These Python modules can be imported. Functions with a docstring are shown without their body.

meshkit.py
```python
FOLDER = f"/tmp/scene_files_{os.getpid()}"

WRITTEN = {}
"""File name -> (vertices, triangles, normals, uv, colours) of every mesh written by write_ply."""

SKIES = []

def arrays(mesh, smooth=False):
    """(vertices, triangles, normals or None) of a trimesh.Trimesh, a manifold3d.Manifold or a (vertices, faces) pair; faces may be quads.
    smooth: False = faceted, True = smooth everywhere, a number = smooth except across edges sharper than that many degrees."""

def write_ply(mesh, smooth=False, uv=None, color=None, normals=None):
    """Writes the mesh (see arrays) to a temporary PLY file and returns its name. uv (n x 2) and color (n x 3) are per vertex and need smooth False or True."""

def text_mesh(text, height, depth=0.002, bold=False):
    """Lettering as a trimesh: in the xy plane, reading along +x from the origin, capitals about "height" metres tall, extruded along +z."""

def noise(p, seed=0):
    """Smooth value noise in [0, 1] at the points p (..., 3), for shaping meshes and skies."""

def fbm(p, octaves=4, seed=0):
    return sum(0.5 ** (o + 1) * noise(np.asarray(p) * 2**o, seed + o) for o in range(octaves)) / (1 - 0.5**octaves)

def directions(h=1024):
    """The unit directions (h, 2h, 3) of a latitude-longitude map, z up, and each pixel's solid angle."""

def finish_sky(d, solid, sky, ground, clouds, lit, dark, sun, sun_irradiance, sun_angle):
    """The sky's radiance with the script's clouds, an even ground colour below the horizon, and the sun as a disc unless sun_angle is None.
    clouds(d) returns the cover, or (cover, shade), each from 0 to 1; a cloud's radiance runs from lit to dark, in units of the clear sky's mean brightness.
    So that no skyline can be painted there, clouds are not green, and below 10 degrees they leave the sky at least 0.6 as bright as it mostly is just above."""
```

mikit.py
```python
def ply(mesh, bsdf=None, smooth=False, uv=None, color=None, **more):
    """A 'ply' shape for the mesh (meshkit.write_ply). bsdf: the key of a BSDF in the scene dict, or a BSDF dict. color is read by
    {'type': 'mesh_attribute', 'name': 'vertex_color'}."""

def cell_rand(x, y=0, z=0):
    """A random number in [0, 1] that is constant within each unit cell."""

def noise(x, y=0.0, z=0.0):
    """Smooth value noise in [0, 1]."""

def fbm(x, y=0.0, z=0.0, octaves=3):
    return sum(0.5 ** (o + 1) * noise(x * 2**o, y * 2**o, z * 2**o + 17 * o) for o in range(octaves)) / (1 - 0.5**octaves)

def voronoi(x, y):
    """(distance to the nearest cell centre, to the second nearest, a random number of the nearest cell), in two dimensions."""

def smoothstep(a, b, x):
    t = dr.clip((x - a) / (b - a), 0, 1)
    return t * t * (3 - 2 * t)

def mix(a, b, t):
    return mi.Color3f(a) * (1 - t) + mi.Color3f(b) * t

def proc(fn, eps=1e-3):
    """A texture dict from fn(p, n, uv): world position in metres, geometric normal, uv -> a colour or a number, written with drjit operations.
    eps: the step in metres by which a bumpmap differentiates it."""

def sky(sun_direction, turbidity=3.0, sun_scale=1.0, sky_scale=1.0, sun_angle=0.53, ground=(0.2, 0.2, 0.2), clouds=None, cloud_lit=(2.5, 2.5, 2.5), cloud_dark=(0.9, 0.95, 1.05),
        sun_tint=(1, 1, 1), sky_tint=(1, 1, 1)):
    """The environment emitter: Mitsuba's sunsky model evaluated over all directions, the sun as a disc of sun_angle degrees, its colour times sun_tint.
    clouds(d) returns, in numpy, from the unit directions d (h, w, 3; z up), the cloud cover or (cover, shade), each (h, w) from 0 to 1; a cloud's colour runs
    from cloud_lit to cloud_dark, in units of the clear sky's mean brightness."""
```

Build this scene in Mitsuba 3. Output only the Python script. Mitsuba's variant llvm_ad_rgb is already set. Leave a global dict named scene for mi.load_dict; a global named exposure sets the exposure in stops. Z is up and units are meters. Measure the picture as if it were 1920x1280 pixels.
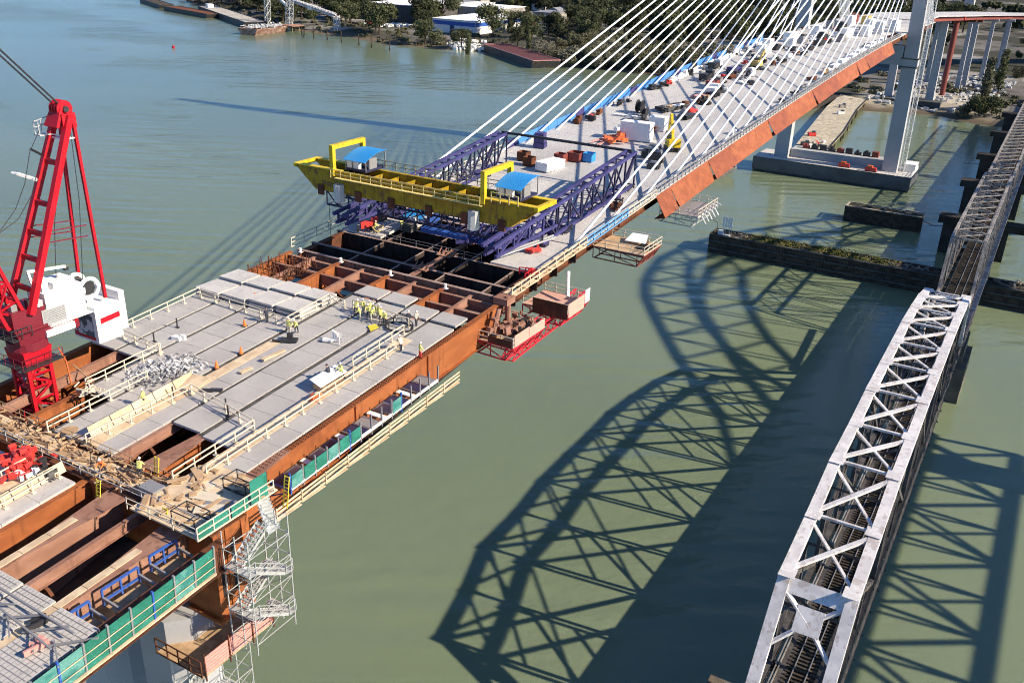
import math, random
import numpy as np
import trimesh, manifold3d
import mitsuba as mi
import mikit, meshkit
from mikit import proc, noise, fbm, voronoi, cell_rand, smoothstep, mix
import drjit as dr

T = mi.ScalarTransform4f
rnd = random.Random(7)
scene, labels = {}, {}

# ------------------------------------------------------------------ camera, sky, exposure
CAM = np.array([70.511, -374.026, 83.963])
FWD = np.array([-0.453899, 0.793622, -0.405141])
UP = np.array([-0.228757, 0.335652, 0.913788])
scene['camera'] = {'type': 'perspective', 'fov': 58.09, 'fov_axis': 'x', 'near_clip': 1.0, 'far_clip': 9000.0,
                   'to_world': T().look_at(origin=CAM.tolist(), target=(CAM + FWD).tolist(), up=UP.tolist())}
SUN = [1.0, 0.122, 0.595]
scene['sky'] = mikit.sky(SUN, turbidity=2.6, sun_scale=1.15, sky_scale=.72, sun_tint=(.93, 1.0, 1.14), sky_tint=(.74, 1.0, 1.38))
exposure = 2.3

# ------------------------------------------------------------------ materials
def col(r, g, b): return {'type': 'rgb', 'value': [r, g, b]}
def mat(name, rgb, rough=0.6, metal=0.0, spec=0.5, **k):
    scene['mat_' + name] = {'type': 'twosided', 'b': {'type': 'principled', 'base_color': col(*rgb) if isinstance(rgb, tuple) else rgb,
                                             'roughness': rough, 'metallic': metal, 'specular': spec, **k}}
    return name
def two(a, b, s, lo=.35, hi=.65, octv=3, sz=None):
    def f(p, n, uv):
        t = smoothstep(lo, hi, fbm(p.x * s, p.y * s, p.z * (sz or s), octv))
        return mix(a, b, t)
    return proc(f)
def rust_fn(a, b, c):
    def f(p, n, uv):
        t = smoothstep(.3, .7, fbm(p.x * .55, p.y * .55, p.z * .9, 4))
        streak = smoothstep(.52, .75, fbm(p.x * 2.2 + 9, p.y * 2.2, p.z * .25, 3))
        return mix(mi.Color3f(*a) * (1 - t) + mi.Color3f(*b) * t, c, streak * .55)
    return proc(f)
mat('corten', rust_fn((.36, .125, .04), (.27, .085, .028), (.13, .05, .022)), .75, spec=.25)
mat('corten_bright', rust_fn((.34, .115, .04), (.27, .085, .03), (.18, .058, .025)), .7, spec=.25)
mat('rust_dark', rust_fn((.16, .062, .032), (.10, .042, .026), (.055, .028, .02)), .8, spec=.2)
mat('rust_pink', rust_fn((.34, .19, .14), (.27, .14, .10), (.17, .085, .06)), .8, spec=.2)
def paint_fn(a, b, s=.6, k=.6, rust=(.16, .075, .045)):
    """aged paint: two tones, thin vertical dirt runs and small rust patches"""
    def f(p, n, uv):
        t = smoothstep(.3, .7, fbm(p.x * s, p.y * s, p.z * s, 3))
        r = smoothstep(.60, .70, fbm(p.x * 1.7, p.y * 1.7, p.z * 1.1 + 3, 4)) + .7 * smoothstep(.60, .72, fbm(p.x * 3.5 + 8, p.y * 3.5, p.z * .35, 3))
        return mix(mix(a, b, t), rust, dr.clip(r, 0, 1) * k)
    return proc(f)
def conc_fn(a, b, s=.6, k=.35):
    def f(p, n, uv):
        t = smoothstep(.25, .75, fbm(p.x * s, p.y * s, p.z * s, 4))
        sp = smoothstep(.62, .8, fbm(p.x * 3.1, p.y * 3.1, p.z * 3.1 + 5, 3))
        return mix(mix(a, b, t), (.2, .19, .18), sp * k)
    return proc(f)
mat('concrete_panel', conc_fn((.44, .425, .41), (.38, .365, .355), .4, .16), .85, spec=.2)
mat('concrete_pale', conc_fn((.54, .52, .50), (.47, .455, .44)), .85, spec=.2)
mat('concrete_deck', conc_fn((.45, .445, .445), (.385, .38, .38), .13, .07), .85, spec=.2)
mat('concrete_tower', conc_fn((.42, .43, .45), (.36, .37, .39), .15, .12), .8, spec=.25)
mat('concrete_dark', conc_fn((.10, .105, .10), (.05, .055, .05), .35), .9, spec=.15)
mat('concrete_old', conc_fn((.34, .33, .30), (.24, .23, .21), .3), .9, spec=.15)
mat('timber_cream', two((.68, .55, .38), (.55, .42, .28), 1.1), .8, spec=.2)
mat('timber_tan', two((.52, .36, .22), (.40, .27, .16), 1.3), .8, spec=.2)
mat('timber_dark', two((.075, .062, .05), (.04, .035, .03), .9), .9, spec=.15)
mat('rail_cream', (.66, .58, .45), .6)
mat('white_paint', (.78, .78, .76), .45)
mat('white_sheet', (.8, .8, .8), .7)
mat('truss_white', paint_fn((.70, .69, .70), (.56, .55, .56), .8, .45, (.30, .22, .18)), .5)
mat('truss_grey', paint_fn((.30, .29, .28), (.17, .155, .15), .9, .6, (.14, .09, .07)), .65)
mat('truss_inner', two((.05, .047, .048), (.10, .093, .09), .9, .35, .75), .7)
mat('crane_red', paint_fn((.50, .008, .022), (.42, .007, .018), .5, .25, (.14, .02, .02)), .5, spec=.3)
mat('crane_red_dark', (.17, .012, .025), .5)
mat('site_red', (.60, .05, .04), .5)
mat('site_orange', (.75, .16, .05), .55)
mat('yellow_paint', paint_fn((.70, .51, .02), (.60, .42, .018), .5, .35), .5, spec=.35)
mat('yellow_dark', paint_fn((.40, .27, .012), (.28, .18, .010), .55, .7, (.10, .055, .03)), .55, spec=.3)  # darker yellow than the top flanges, with rust patches
mat('violet_steel', paint_fn((.060, .058, .20), (.040, .040, .13), .6, .3, (.08, .06, .07)), .55, spec=.3)
mat('violet_dark', (.026, .025, .07), .55)
mat('blue_paint', (.035, .11, .42), .45)
mat('blue_canopy', (.03, .26, .62), .5)
mat('blue_net', (.06, .22, .55), .7)
mat('screen_green', two((.014, .15, .105), (.022, .20, .15), .9), .7)
mat('screen_teal', two((.11, .30, .27), (.035, .19, .17), .9), .6)
mat('galvanised', (.52, .54, .54), .45, metal=.3)
mat('steel_grey', (.28, .28, .29), .5, metal=.2)
mat('steel_black', (.03, .03, .033), .5)
mat('cable_white', (.84, .85, .85), .35)
mat('hivis', (.62, .62, .20), .8)
mat('hivis_orange', (.80, .20, .05), .8)
mat('cloth_dark', (.035, .04, .06), .9)
mat('skin', (.45, .27, .19), .6)
mat('helmet_white', (.8, .8, .78), .4)
mat('tyre', (.02, .02, .02), .9)
mat('glass_dark', (.03, .04, .05), .12)
mat('black_hole', (.015, .014, .014), .9)

# ------------------------------------------------------------------ mesh helpers
class MB:
    """collects boxes, beams and tubes into one mesh"""
    def __init__(s): s.v, s.f, s.n = [], [], 0
    def add(s, v, f):
        v = np.asarray(v, float); f = np.asarray(f, int)
        if f.ndim == 2 and f.shape[1] == 4: f = np.vstack([f[:, [0, 1, 2]], f[:, [0, 2, 3]]])
        s.v.append(v); s.f.append(f + s.n); s.n += len(v); return s
    def tm(s, m): return s.add(m.vertices, m.faces)
    BF = np.array([[0, 3, 2, 1], [4, 5, 6, 7], [0, 1, 5, 4], [1, 2, 6, 5], [2, 3, 7, 6], [3, 0, 4, 7]])
    def box(s, x0, x1, y0, y1, z0, z1):
        return s.add([[x0, y0, z0], [x1, y0, z0], [x1, y1, z0], [x0, y1, z0], [x0, y0, z1], [x1, y0, z1], [x1, y1, z1], [x0, y1, z1]], MB.BF)
    def cbox(s, c, size, rz=0.0, tilt=0.0):
        h = np.array(size) / 2
        v = np.array([[-1, -1, -1], [1, -1, -1], [1, 1, -1], [-1, 1, -1], [-1, -1, 1], [1, -1, 1], [1, 1, 1], [-1, 1, 1]]) * h
        if tilt:
            c2, s2 = math.cos(tilt), math.sin(tilt); v = v @ np.array([[1, 0, 0], [0, c2, -s2], [0, s2, c2]]).T
        c1, s1 = math.cos(rz), math.sin(rz)
        return s.add(v @ np.array([[c1, -s1, 0], [s1, c1, 0], [0, 0, 1]]).T + np.array(c), MB.BF)
    def hexa(s, bottom, top): return s.add(np.vstack([bottom, top]), MB.BF)
    def frame(s, a, b, up):
        a, b = np.asarray(a, float), np.asarray(b, float); d = b - a; L = np.linalg.norm(d); d = d / max(L, 1e-9)
        up = np.asarray(up, float)
        if abs(d @ up) > .98: up = np.array([1.0, 0, 0]) if abs(d[0]) < .9 else np.array([0, 1.0, 0])
        r = np.cross(d, up); r /= np.linalg.norm(r); return a, b, r, np.cross(r, d)
    def beam(s, a, b, w, h=None, up=(0, 0, 1)):
        h = h or w; a, b, r, u = s.frame(a, b, up); r = r * w / 2; u = u * h / 2
        return s.add([a - r - u, a + r - u, b + r - u, b - r - u, a - r + u, a + r + u, b + r + u, b - r + u], MB.BF)
    def tube(s, a, b, r0, n=6, r1=None):
        a, b, r, u = s.frame(a, b, (0, 0, 1)); r1 = r0 if r1 is None else r1
        t = np.arange(n) * 2 * np.pi / n; ring = np.cos(t)[:, None] * r + np.sin(t)[:, None] * u
        v = np.vstack([a + ring * r0, b + ring * r1, [a], [b]]); i = np.arange(n); j = (i + 1) % n
        o = i * 0 + 2 * n; f = np.vstack([np.stack(q, 1) for q in ((i, j, j + n), (i, j + n, i + n), (j, i, o), (i + n, j + n, o + 1))])
        return s.add(v, f)
    def path(s, pts, r, n=5):
        for a, b in zip(pts[:-1], pts[1:]): s.tube(a, b, r, n)
        return s
    def ibeam(s, a, b, w, h, t=.05, up=(0, 0, 1)):
        """plate girder whose top face lies on the line a-b"""
        a, b, r, u = s.frame(a, b, up)
        s.beam(a - u * t / 2, b - u * t / 2, w, t, up); s.beam(a - u * (h - t / 2), b - u * (h - t / 2), w, t, up)
        return s.beam(a - u * h / 2, b - u * h / 2, t, h - 2 * t, up)
    def quad(s, a, b, c, d): return s.add([a, b, c, d], [[0, 1, 2, 3]])
    def plate(s, a, b, c, d, t=.06):
        a, b, c, d = map(lambda q: np.asarray(q, float), (a, b, c, d)); n = np.cross(b - a, d - a); n = n / np.linalg.norm(n) * t / 2
        return s.hexa([a - n, b - n, c - n, d - n], [a + n, b + n, c + n, d + n])
    def mesh(s): return np.vstack(s.v), np.vstack(s.f)

def numbered(k):
    if k not in taken: taken.add(k); return k
    while True:
        counts[k] = counts.get(k, 0) + 1; q = f'{k}_{counts[k]:03d}'
        if q not in taken: taken.add(q); return q
taken, counts = set(), {}
def thing(name, label, cat, group=None):
    k = numbered(name); labels[k] = {'label': label, 'category': cat}
    if group: labels[k]['group'] = group
    return k
def part(parent, name, mb, m, label=None, smooth=False, stuff=False, to_world=None):
    k = numbered(parent + '__' + name)
    scene[k] = mikit.ply(mb.mesh() if isinstance(mb, MB) else mb, 'mat_' + m, smooth=smooth)
    if to_world is not None: scene[k]['to_world'] = to_world
    if label: labels[k] = {'label': label}
    if stuff: labels.setdefault(k, {})['kind'] = 'stuff'
    return k
def single(name, mb, m, label, cat, group=None, smooth=False):
    k = thing(name, label, cat, group); scene[k] = mikit.ply(mb.mesh() if isinstance(mb, MB) else mb, 'mat_' + m, smooth=smooth); return k
def structure(name, mb, m, smooth=False):
    k = numbered(name); scene[k] = mikit.ply(mb.mesh() if isinstance(mb, MB) else mb, 'mat_' + m, smooth=smooth)
    labels[k] = {'kind': 'structure', 'label': STRUCT[name], 'category': name.replace('_', ' ')}; return k
STRUCT = {}

def lattice(mb, A, B, half, r, bays, br=None, sides=4, hx=(1, 0, 0), hy=(0, 1, 0)):
    """square lattice mast from A to B with half width half"""
    A, B = np.asarray(A, float), np.asarray(B, float); hx, hy = np.asarray(hx, float), np.asarray(hy, float); br = br or r * .6
    c = [(-1, -1), (1, -1), (1, 1), (-1, 1)]; P = lambda t, k: A + (B - A) * t + (hx * c[k][0] + hy * c[k][1]) * half
    for k in range(4): mb.beam(P(0, k), P(1, k), r * 2, r * 2, (1, 0, 0))
    for i in range(bays):
        t0, t1 = i / bays, (i + 1) / bays
        for k in range(sides):
            j = (k + 1) % 4
            mb.beam(P(t0, k), P(t0, j), br * 2, br * 2, (.3, .5, .8)); mb.beam(P(t0, k if i % 2 else j), P(t1, j if i % 2 else k), br * 2, br * 2, (.3, .5, .8))
    return mb

# deck profile of the new bridge (metres above the water) along y
def zp(y):
    y = np.clip(y, -430, 110); t = (y + 190) / 166; return float(48.5094 + 9.30625 * t - 1.83436 * t * t - 1.004245 * t ** 3)
def railing(mb, pts, h=1.1, gap=2.4, r=.05, rails=2, foot=None):
    """guard rail with posts along a polyline of (x, y, z)"""
    pts = [np.asarray(q, float) for q in pts]
    for a, b in zip(pts[:-1], pts[1:]):
        n = max(1, int(round(np.linalg.norm(b - a) / gap)))
        for i in range(n + 1):
            q = a + (b - a) * i / n; mb.beam(q, q + [0, 0, h], r * 2, r * 2)
            if foot: mb.box(q[0] - foot, q[0] + foot, q[1] - foot * .8, q[1] + foot * .8, q[2], q[2] + .12)
        for k in range(rails):
            z = h * (1 - k * .48); mb.beam(a + [0, 0, z], b + [0, 0, z], r * 1.7, r * 1.9)
    return mb
mat('site_pink', (.62, .30, .26), .7)
mat('blue_rail', (.12, .34, .62), .6)
mat('rust_red', (.20, .045, .035), .7)
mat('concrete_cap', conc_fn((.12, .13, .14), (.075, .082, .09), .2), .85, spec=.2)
mat('corten_fair', rust_fn((.34, .11, .046), (.27, .08, .034), (.21, .066, .03)), .55, spec=.25)
mat('corten_fair_b', rust_fn((.29, .085, .034), (.23, .066, .028), (.18, .055, .025)), .5, spec=.3)
mat('rail_steel', (.42, .42, .44), .3, metal=.6)
mat('pier_dark', conc_fn((.055, .05, .045), (.03, .028, .026), .3), .9, spec=.15)
mat('stone_brown', conc_fn((.16, .13, .10), (.10, .085, .07), .5), .9, spec=.15)
mat('driftwood', two((.36, .33, .28), (.22, .20, .17), .8), .85, spec=.15)
mat('weed_green', two((.10, .12, .03), (.17, .15, .06), .6), .9, spec=.1)
mat('yellow_pale', (.72, .58, .22), .5)
mat('yellow_grey', (.30, .27, .16), .6)
mat('timber_pink', (.55, .33, .27), .8)
mat('site_red_bright', (.60, .03, .05), .5)
def sign_f(p, n, uv):
    a = fbm(p.x * 1.6, p.z * 1.6, 3.0, 3)
    return mix((.55, .58, .64), (.05, .07, .12), smoothstep(.46, .54, a))
mat('sign_blue', proc(sign_f), .4)
mat('crane_red_light', (.75, .12, .16), .4)
mat('truss_grey_pale', (.55, .55, .55), .5)
mat('haunch_grey', conc_fn((.13, .125, .12), (.07, .068, .066), 1.2), .9, spec=.15)
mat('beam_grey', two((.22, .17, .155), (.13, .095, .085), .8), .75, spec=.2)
mat('trouser_grey', (.42, .40, .34), .85)
mat('scrap_white', two((.62, .63, .64), (.30, .31, .33), 2.2, .4, .6), .55)
mat('yellow_bright', (.80, .68, .06), .5)
mat('yellow_dusty', two((.60, .44, .12), (.48, .36, .14), .6), .6)
mat('blue_dark', (.03, .06, .18), .5)
mat('teal_wall', (.10, .22, .24), .6)
mat('hull_dark', two((.030, .032, .038), (.055, .04, .035), .25), .6)
mat('hull_rust', two((.20, .10, .07), (.34, .24, .20), .4), .7)
mat('hull_pale', two((.45, .43, .36), (.30, .27, .22), .5), .7)
mat('maroon_deck', (.085, .03, .03), .8)
mat('maroon_rim', (.42, .20, .19), .6)
mat('timber_pale', two((.50, .45, .35), (.36, .32, .25), .7), .85, spec=.15)
mat('asphalt', two((.12, .12, .12), (.08, .08, .08), .5), .9, spec=.15)
mat('concrete_panel_b', conc_fn((.455, .44, .425), (.40, .385, .375), .4, .16), .85, spec=.2)
mat('dust_pink_lit', two((.36, .27, .24), (.26, .18, .155), .9), .8, spec=.15)  # dusty beam tops, lightened in the colour as if sunlit
mat('beam_shaded', two((.055, .04, .036), (.035, .028, .026), .8), .85, spec=.1)  # beam steel with the shade on the webs put into the colour
# ------------------------------------------------------------------ setting: water and land
STRUCT.update(river='broad murky green river under the bridges', riverbank='far bank of mud, gravel and dry grass with yards',
              access_road='grey yard road along the far bank')
def water_h(p, n, uv):
    u, v = p.x * .86 + p.y * .5, p.y * .86 - p.x * .5          # along and across the wind lines
    w = fbm(u * .02, v * .05, 1.0, 3)
    a = dr.sin(v * 1.05 + 7.0 * fbm(u * .025, v * .03, 0.0, 3)) * .055 + dr.sin(v * .62 + u * .06 + 9.0 * fbm(u * .018 + 5, v * .02, 3.0, 3)) * .07
    b = fbm(u * .22, v * .55, 2.0, 3) * .13 + fbm(u * .9, v * 2.0, 4.0, 2) * .03
    calm = .25 + .75 * smoothstep(.38, .62, fbm(p.x * .010 + 4, p.y * .016, 0.0, 3))
    return (a * smoothstep(.35, .6, w) + b) * calm
def water_c(p, n, uv):
    t = smoothstep(.3, .7, fbm(p.x * .008, p.y * .012, 2.0, 3))
    return mix((.165, .212, .138), (.192, .240, .152), t)
scene['mat_water_base'] = {'type': 'roughplastic', 'distribution': 'ggx', 'alpha': .025, 'int_ior': 1.33, 'nonlinear': False, 'diffuse_reflectance': proc(water_c)}
scene['mat_water'] = {'type': 'bumpmap', 'arbitrary': proc(water_h, eps=.05), 'scale': 1.0, 'b': {'type': 'ref', 'id': 'mat_water_base'}}
w = MB(); w.add([[-4000, -1500, 0], [3000, -1500, 0], [3000, 5000, 0], [-4000, 5000, 0]], [[0, 1, 2, 3]])
structure('river', w, 'water')

SHORE = [(-3000, 1700), (-1600, 900), (-1100, 590), (-860, 430), (-720, 350), (-600, 285), (-517, 254), (-470, 258), (-404, 232), (-345, 240), (-300, 246), (-240, 226), (-214, 216), (-161, 224), (-130, 212), (-95, 196),
         (-60, 185), (-30, 168), (-14, 166), (5, 178), (20, 176), (35, 166), (60, 172), (110, 178), (300, 190), (900, 215), (3000, 300)]
SX, SY = np.array(SHORE, float).T
def shore(x): return np.interp(x, SX, SY)
def land_z(x, y):
    d = y - shore(x); q = np.stack([np.asarray(x) * .02, np.asarray(y) * .02, np.asarray(x) * 0], -1)
    z = np.where(d < 0, d * .25, np.where(d < 14, d * .09, 1.26 + np.clip((d - 14) / 12, 0, 1) * 2.4))
    return z + np.clip(d / 30, 0, 1) * (meshkit.fbm(q, 3, 3) - .5) * 1.6 + np.clip((d - 700) / 900, 0, 1) * 25
xs = np.concatenate([np.linspace(-3000, -950, 40), np.linspace(-930, 330, 190), np.linspace(350, 2600, 30)])
ds = np.concatenate([np.linspace(-12, 60, 37), np.linspace(66, 400, 40), np.geomspace(420, 4200, 30)])
gx, gd = np.meshgrid(xs, ds, indexing='ij'); gy = shore(gx) + gd
jit = (meshkit.fbm(np.stack([gx * .06, gd * 0, gx * 0], -1), 3, 9) - .5) * 14
gy = gy + jit * np.clip(1 - np.abs(gd) / 60, 0, 1); gz = land_z(gx, gy - jit * np.clip(1 - np.abs(gd) / 60, 0, 1))
gv = np.stack([gx, gy, gz], -1).reshape(-1, 3); nx, nd = gx.shape
ii = np.arange(nx * nd).reshape(nx, nd); gf = np.stack([ii[:-1, :-1], ii[1:, :-1], ii[1:, 1:], ii[:-1, 1:]], -1).reshape(-1, 4)
def land_c(p, n, uv):
    g = fbm(p.x * .018, p.y * .018, 0.0, 4); h = fbm(p.x * .12 + 7, p.y * .12, 1.0, 3)
    base = mix((.135, .128, .118), (.050, .050, .040), smoothstep(.38, .54, g))
    base = mix(base, (.26, .25, .235), smoothstep(.60, .70, fbm(p.x * .012 + 31, p.y * .017, 3.0, 3)))
    base = mix(base, (.055, .06, .04), smoothstep(.55, .75, h) * .7)
    base = mix(base, (.40, .36, .29), (1 - smoothstep(26, 44, dr.abs(p.x - 6))) * (1 - smoothstep(215, 262, p.y)) * smoothstep(.3, .5, h + .15))
    base = mix(base, (.33, .31, .27), (1 - smoothstep(30, 60, dr.abs(p.x + 150))) * (1 - smoothstep(60, 110, dr.abs(p.y - 345))) * smoothstep(.35, .6, g + .2))
    wet = 1 - smoothstep(.5, 2.6, p.z + (h - .5) * 1.2)
    return mix(base, (.115, .095, .07), wet)
scene['mat_land'] = {'type': 'twosided', 'b': {'type': 'principled', 'base_color': proc(land_c), 'roughness': .95, 'specular': .1}}
structure('riverbank', (gv, gf), 'land', smooth=True)
def gz_at(x, y): return float(land_z(np.array(x, float), np.array(y, float)))
# ------------------------------------------------------------------ new bridge: approach viaduct on plate girders
via = thing('approach_viaduct', 'unfinished rusty plate girder viaduct carrying grey precast deck panels', 'bridge')
Y0, Y1 = -331.5, -284.0           # pier diaphragm, splice to the cable-stayed deck
def gdepth(y): return 3.9 + 2.6 * max(0, 1 - abs(y + 332) / 30) ** 1.6
def girder(mb, x, ya, yb, depth=None, flange=.7, step=3.0, z0=0.0, every=4):
    n = max(1, int(abs(yb - ya) / step)); ys = np.linspace(ya, yb, n + 1)
    for i, (a, b) in enumerate(zip(ys[:-1], ys[1:])):
        za, zb = zp(a) - .25 + z0, zp(b) - .25 + z0; da = depth or gdepth(a); db = depth or gdepth(b)
        mb.hexa([[x - .03, a, za - da], [x + .03, a, za - da], [x + .03, b, zb - db], [x - .03, b, zb - db]],
                [[x - .03, a, za - .06], [x + .03, a, za - .06], [x + .03, b, zb - .06], [x - .03, b, zb - .06]])
        for dz1, dz2, dz3, dz4 in ((.06, .06, 0, 0), (da + .05, db + .05, da, db)):
            mb.hexa([[x - flange / 2, a, za - dz1], [x + flange / 2, a, za - dz1], [x + flange / 2, b, zb - dz2], [x - flange / 2, b, zb - dz2]],
                    [[x - flange / 2, a, za - dz3], [x + flange / 2, a, za - dz3], [x + flange / 2, b, zb - dz4], [x - flange / 2, b, zb - dz4]])
        if i % every == 2 % every: mb.cbox((x, a, za - da / 2 - .05), (.5, .22, da - .15))
    return mb
for x in (-17, -8.5, 0, 8.5, 17): part(via, 'main_girder', girder(MB(), x, Y0 + 1.4, Y1 + .4), 'corten_bright')
for x in (-17, -8.5, -1, 5.1, 9.3, 17): part(via, 'main_girder', girder(MB(), x, Y0 - 1.6, -425, step=5.4), 'corten_bright' if x == 5.1 else 'rust_pink')
for x in (-12.75, -4.25, 4.25, 12.75):
    m = MB(); 
    for a, b in ((Y0 + 1.2, Y1 + .4), (Y0 - 1.4, -425))[:2 if x in (12.75, -12.75) else 1]:
        ys = np.linspace(a, b, 8)
        for p, q in zip(ys[:-1], ys[1:]): m.ibeam((x, p, zp(p) - .25), (x, q, zp(q) - .25), .45, 1.0, .05)
    part(via, 'stringer', m, 'rust_pink')
# flared top flange plates by the diaphragm on the near side
for x in (-1, 9.3, 17):
    m = MB(); z = zp(-336) - .2
    m.hexa([[x - .36, -343, zp(-343) - .245], [x + .36, -343, zp(-343) - .245], [x + 1.25, -333.4, zp(-333.4) - .245], [x - 1.25, -333.4, zp(-333.4) - .245]],
           [[x - .36, -343, zp(-343) - .19], [x + .36, -343, zp(-343) - .19], [x + 1.25, -333.4, zp(-333.4) - .19], [x - 1.25, -333.4, zp(-333.4) - .19]])
    x2 = x; x = {9.3: 8.5, -1: 0}.get(x, x)
    m.hexa([[x - 1.25, -329.6, zp(-329.6) - .245], [x + 1.25, -329.6, zp(-329.6) - .245], [x + .36, -321, zp(-321) - .245], [x - .36, -321, zp(-321) - .245]],
           [[x - 1.25, -329.6, zp(-329.6) - .19], [x + 1.25, -329.6, zp(-329.6) - .19], [x + .36, -321, zp(-321) - .19], [x - .36, -321, zp(-321) - .19]])
    part(via, 'flange_plate', m, 'rust_pink')
    n = MB(); x = x2
    for y in np.arange(-352, -339.5, 2.45): n.hexa([[x - .55, y, zp(y) - .17], [x + .15, y, zp(y) - .17], [x + .15, y + 2.4, zp(y + 2.4) - .17], [x - .55, y + 2.4, zp(y + 2.4) - .17]],
                                                  [[x - .55, y, zp(y) - .10], [x + .15, y, zp(y) - .10], [x + .15, y + 2.4, zp(y + 2.4) - .10], [x - .55, y + 2.4, zp(y + 2.4) - .10]])
    part(via, 'flange_board', n, 'timber_cream')
# K bracing between the girders
for ya in np.concatenate([np.arange(-326, -284, 6.1), np.arange(-343, -380, -7.5)]):
    m = MB()
    for a, b in ((-17, -8.5), (-8.5, 0), (0, 8.5), (8.5, 17)) if ya > -332 else ((-17, -8.5), (-8.5, -1), (5.1, 9.3), (9.3, 17)):
        z = zp(ya); d = gdepth(ya); c = (a + b) / 2
        m.beam((a, ya, z - d + .2), (b, ya, z - d + .2), .3, .3); m.beam((a, ya, z - d + .3), (c, ya, z - 1.3), .28, .28); m.beam((b, ya, z - d + .3), (c, ya, z - 1.3), .28, .28)
    part(via, 'cross_frame', m, 'rust_dark')  # darker rust tone here stands in for the shade inside the bays
# box crosshead at the pier with its slotted end plate
cb = MB(); cb.box(-17.6, 20.0, Y0 - 1.5, Y0 + 1.5, 31.0, 39.45); ch = part(via, 'crosshead', cb, 'corten')
for y in (-332.35, -331.05):
    part(ch, 'slot', MB().box(20.0, 20.012, y - .16, y + .16, 32.8, 37.6), 'black_hole')
for y in (-333.0, -331.72, -330.0):
    part(ch, 'stiffener', MB().box(20.0, 20.12, y - .02, y + .02, 31.0, 39.4), 'corten')
part(via, 'crosshead_flange', MB().box(-18, 20.4, Y0 - 1.9, Y0 + 1.9, 39.46, 39.56), 'rust_dark')
part(via, 'base_plate', MB().box(16.5, 20.5, Y0 - 1.9, Y0 + 1.9, 30.7, 31.0), 'corten')
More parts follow.
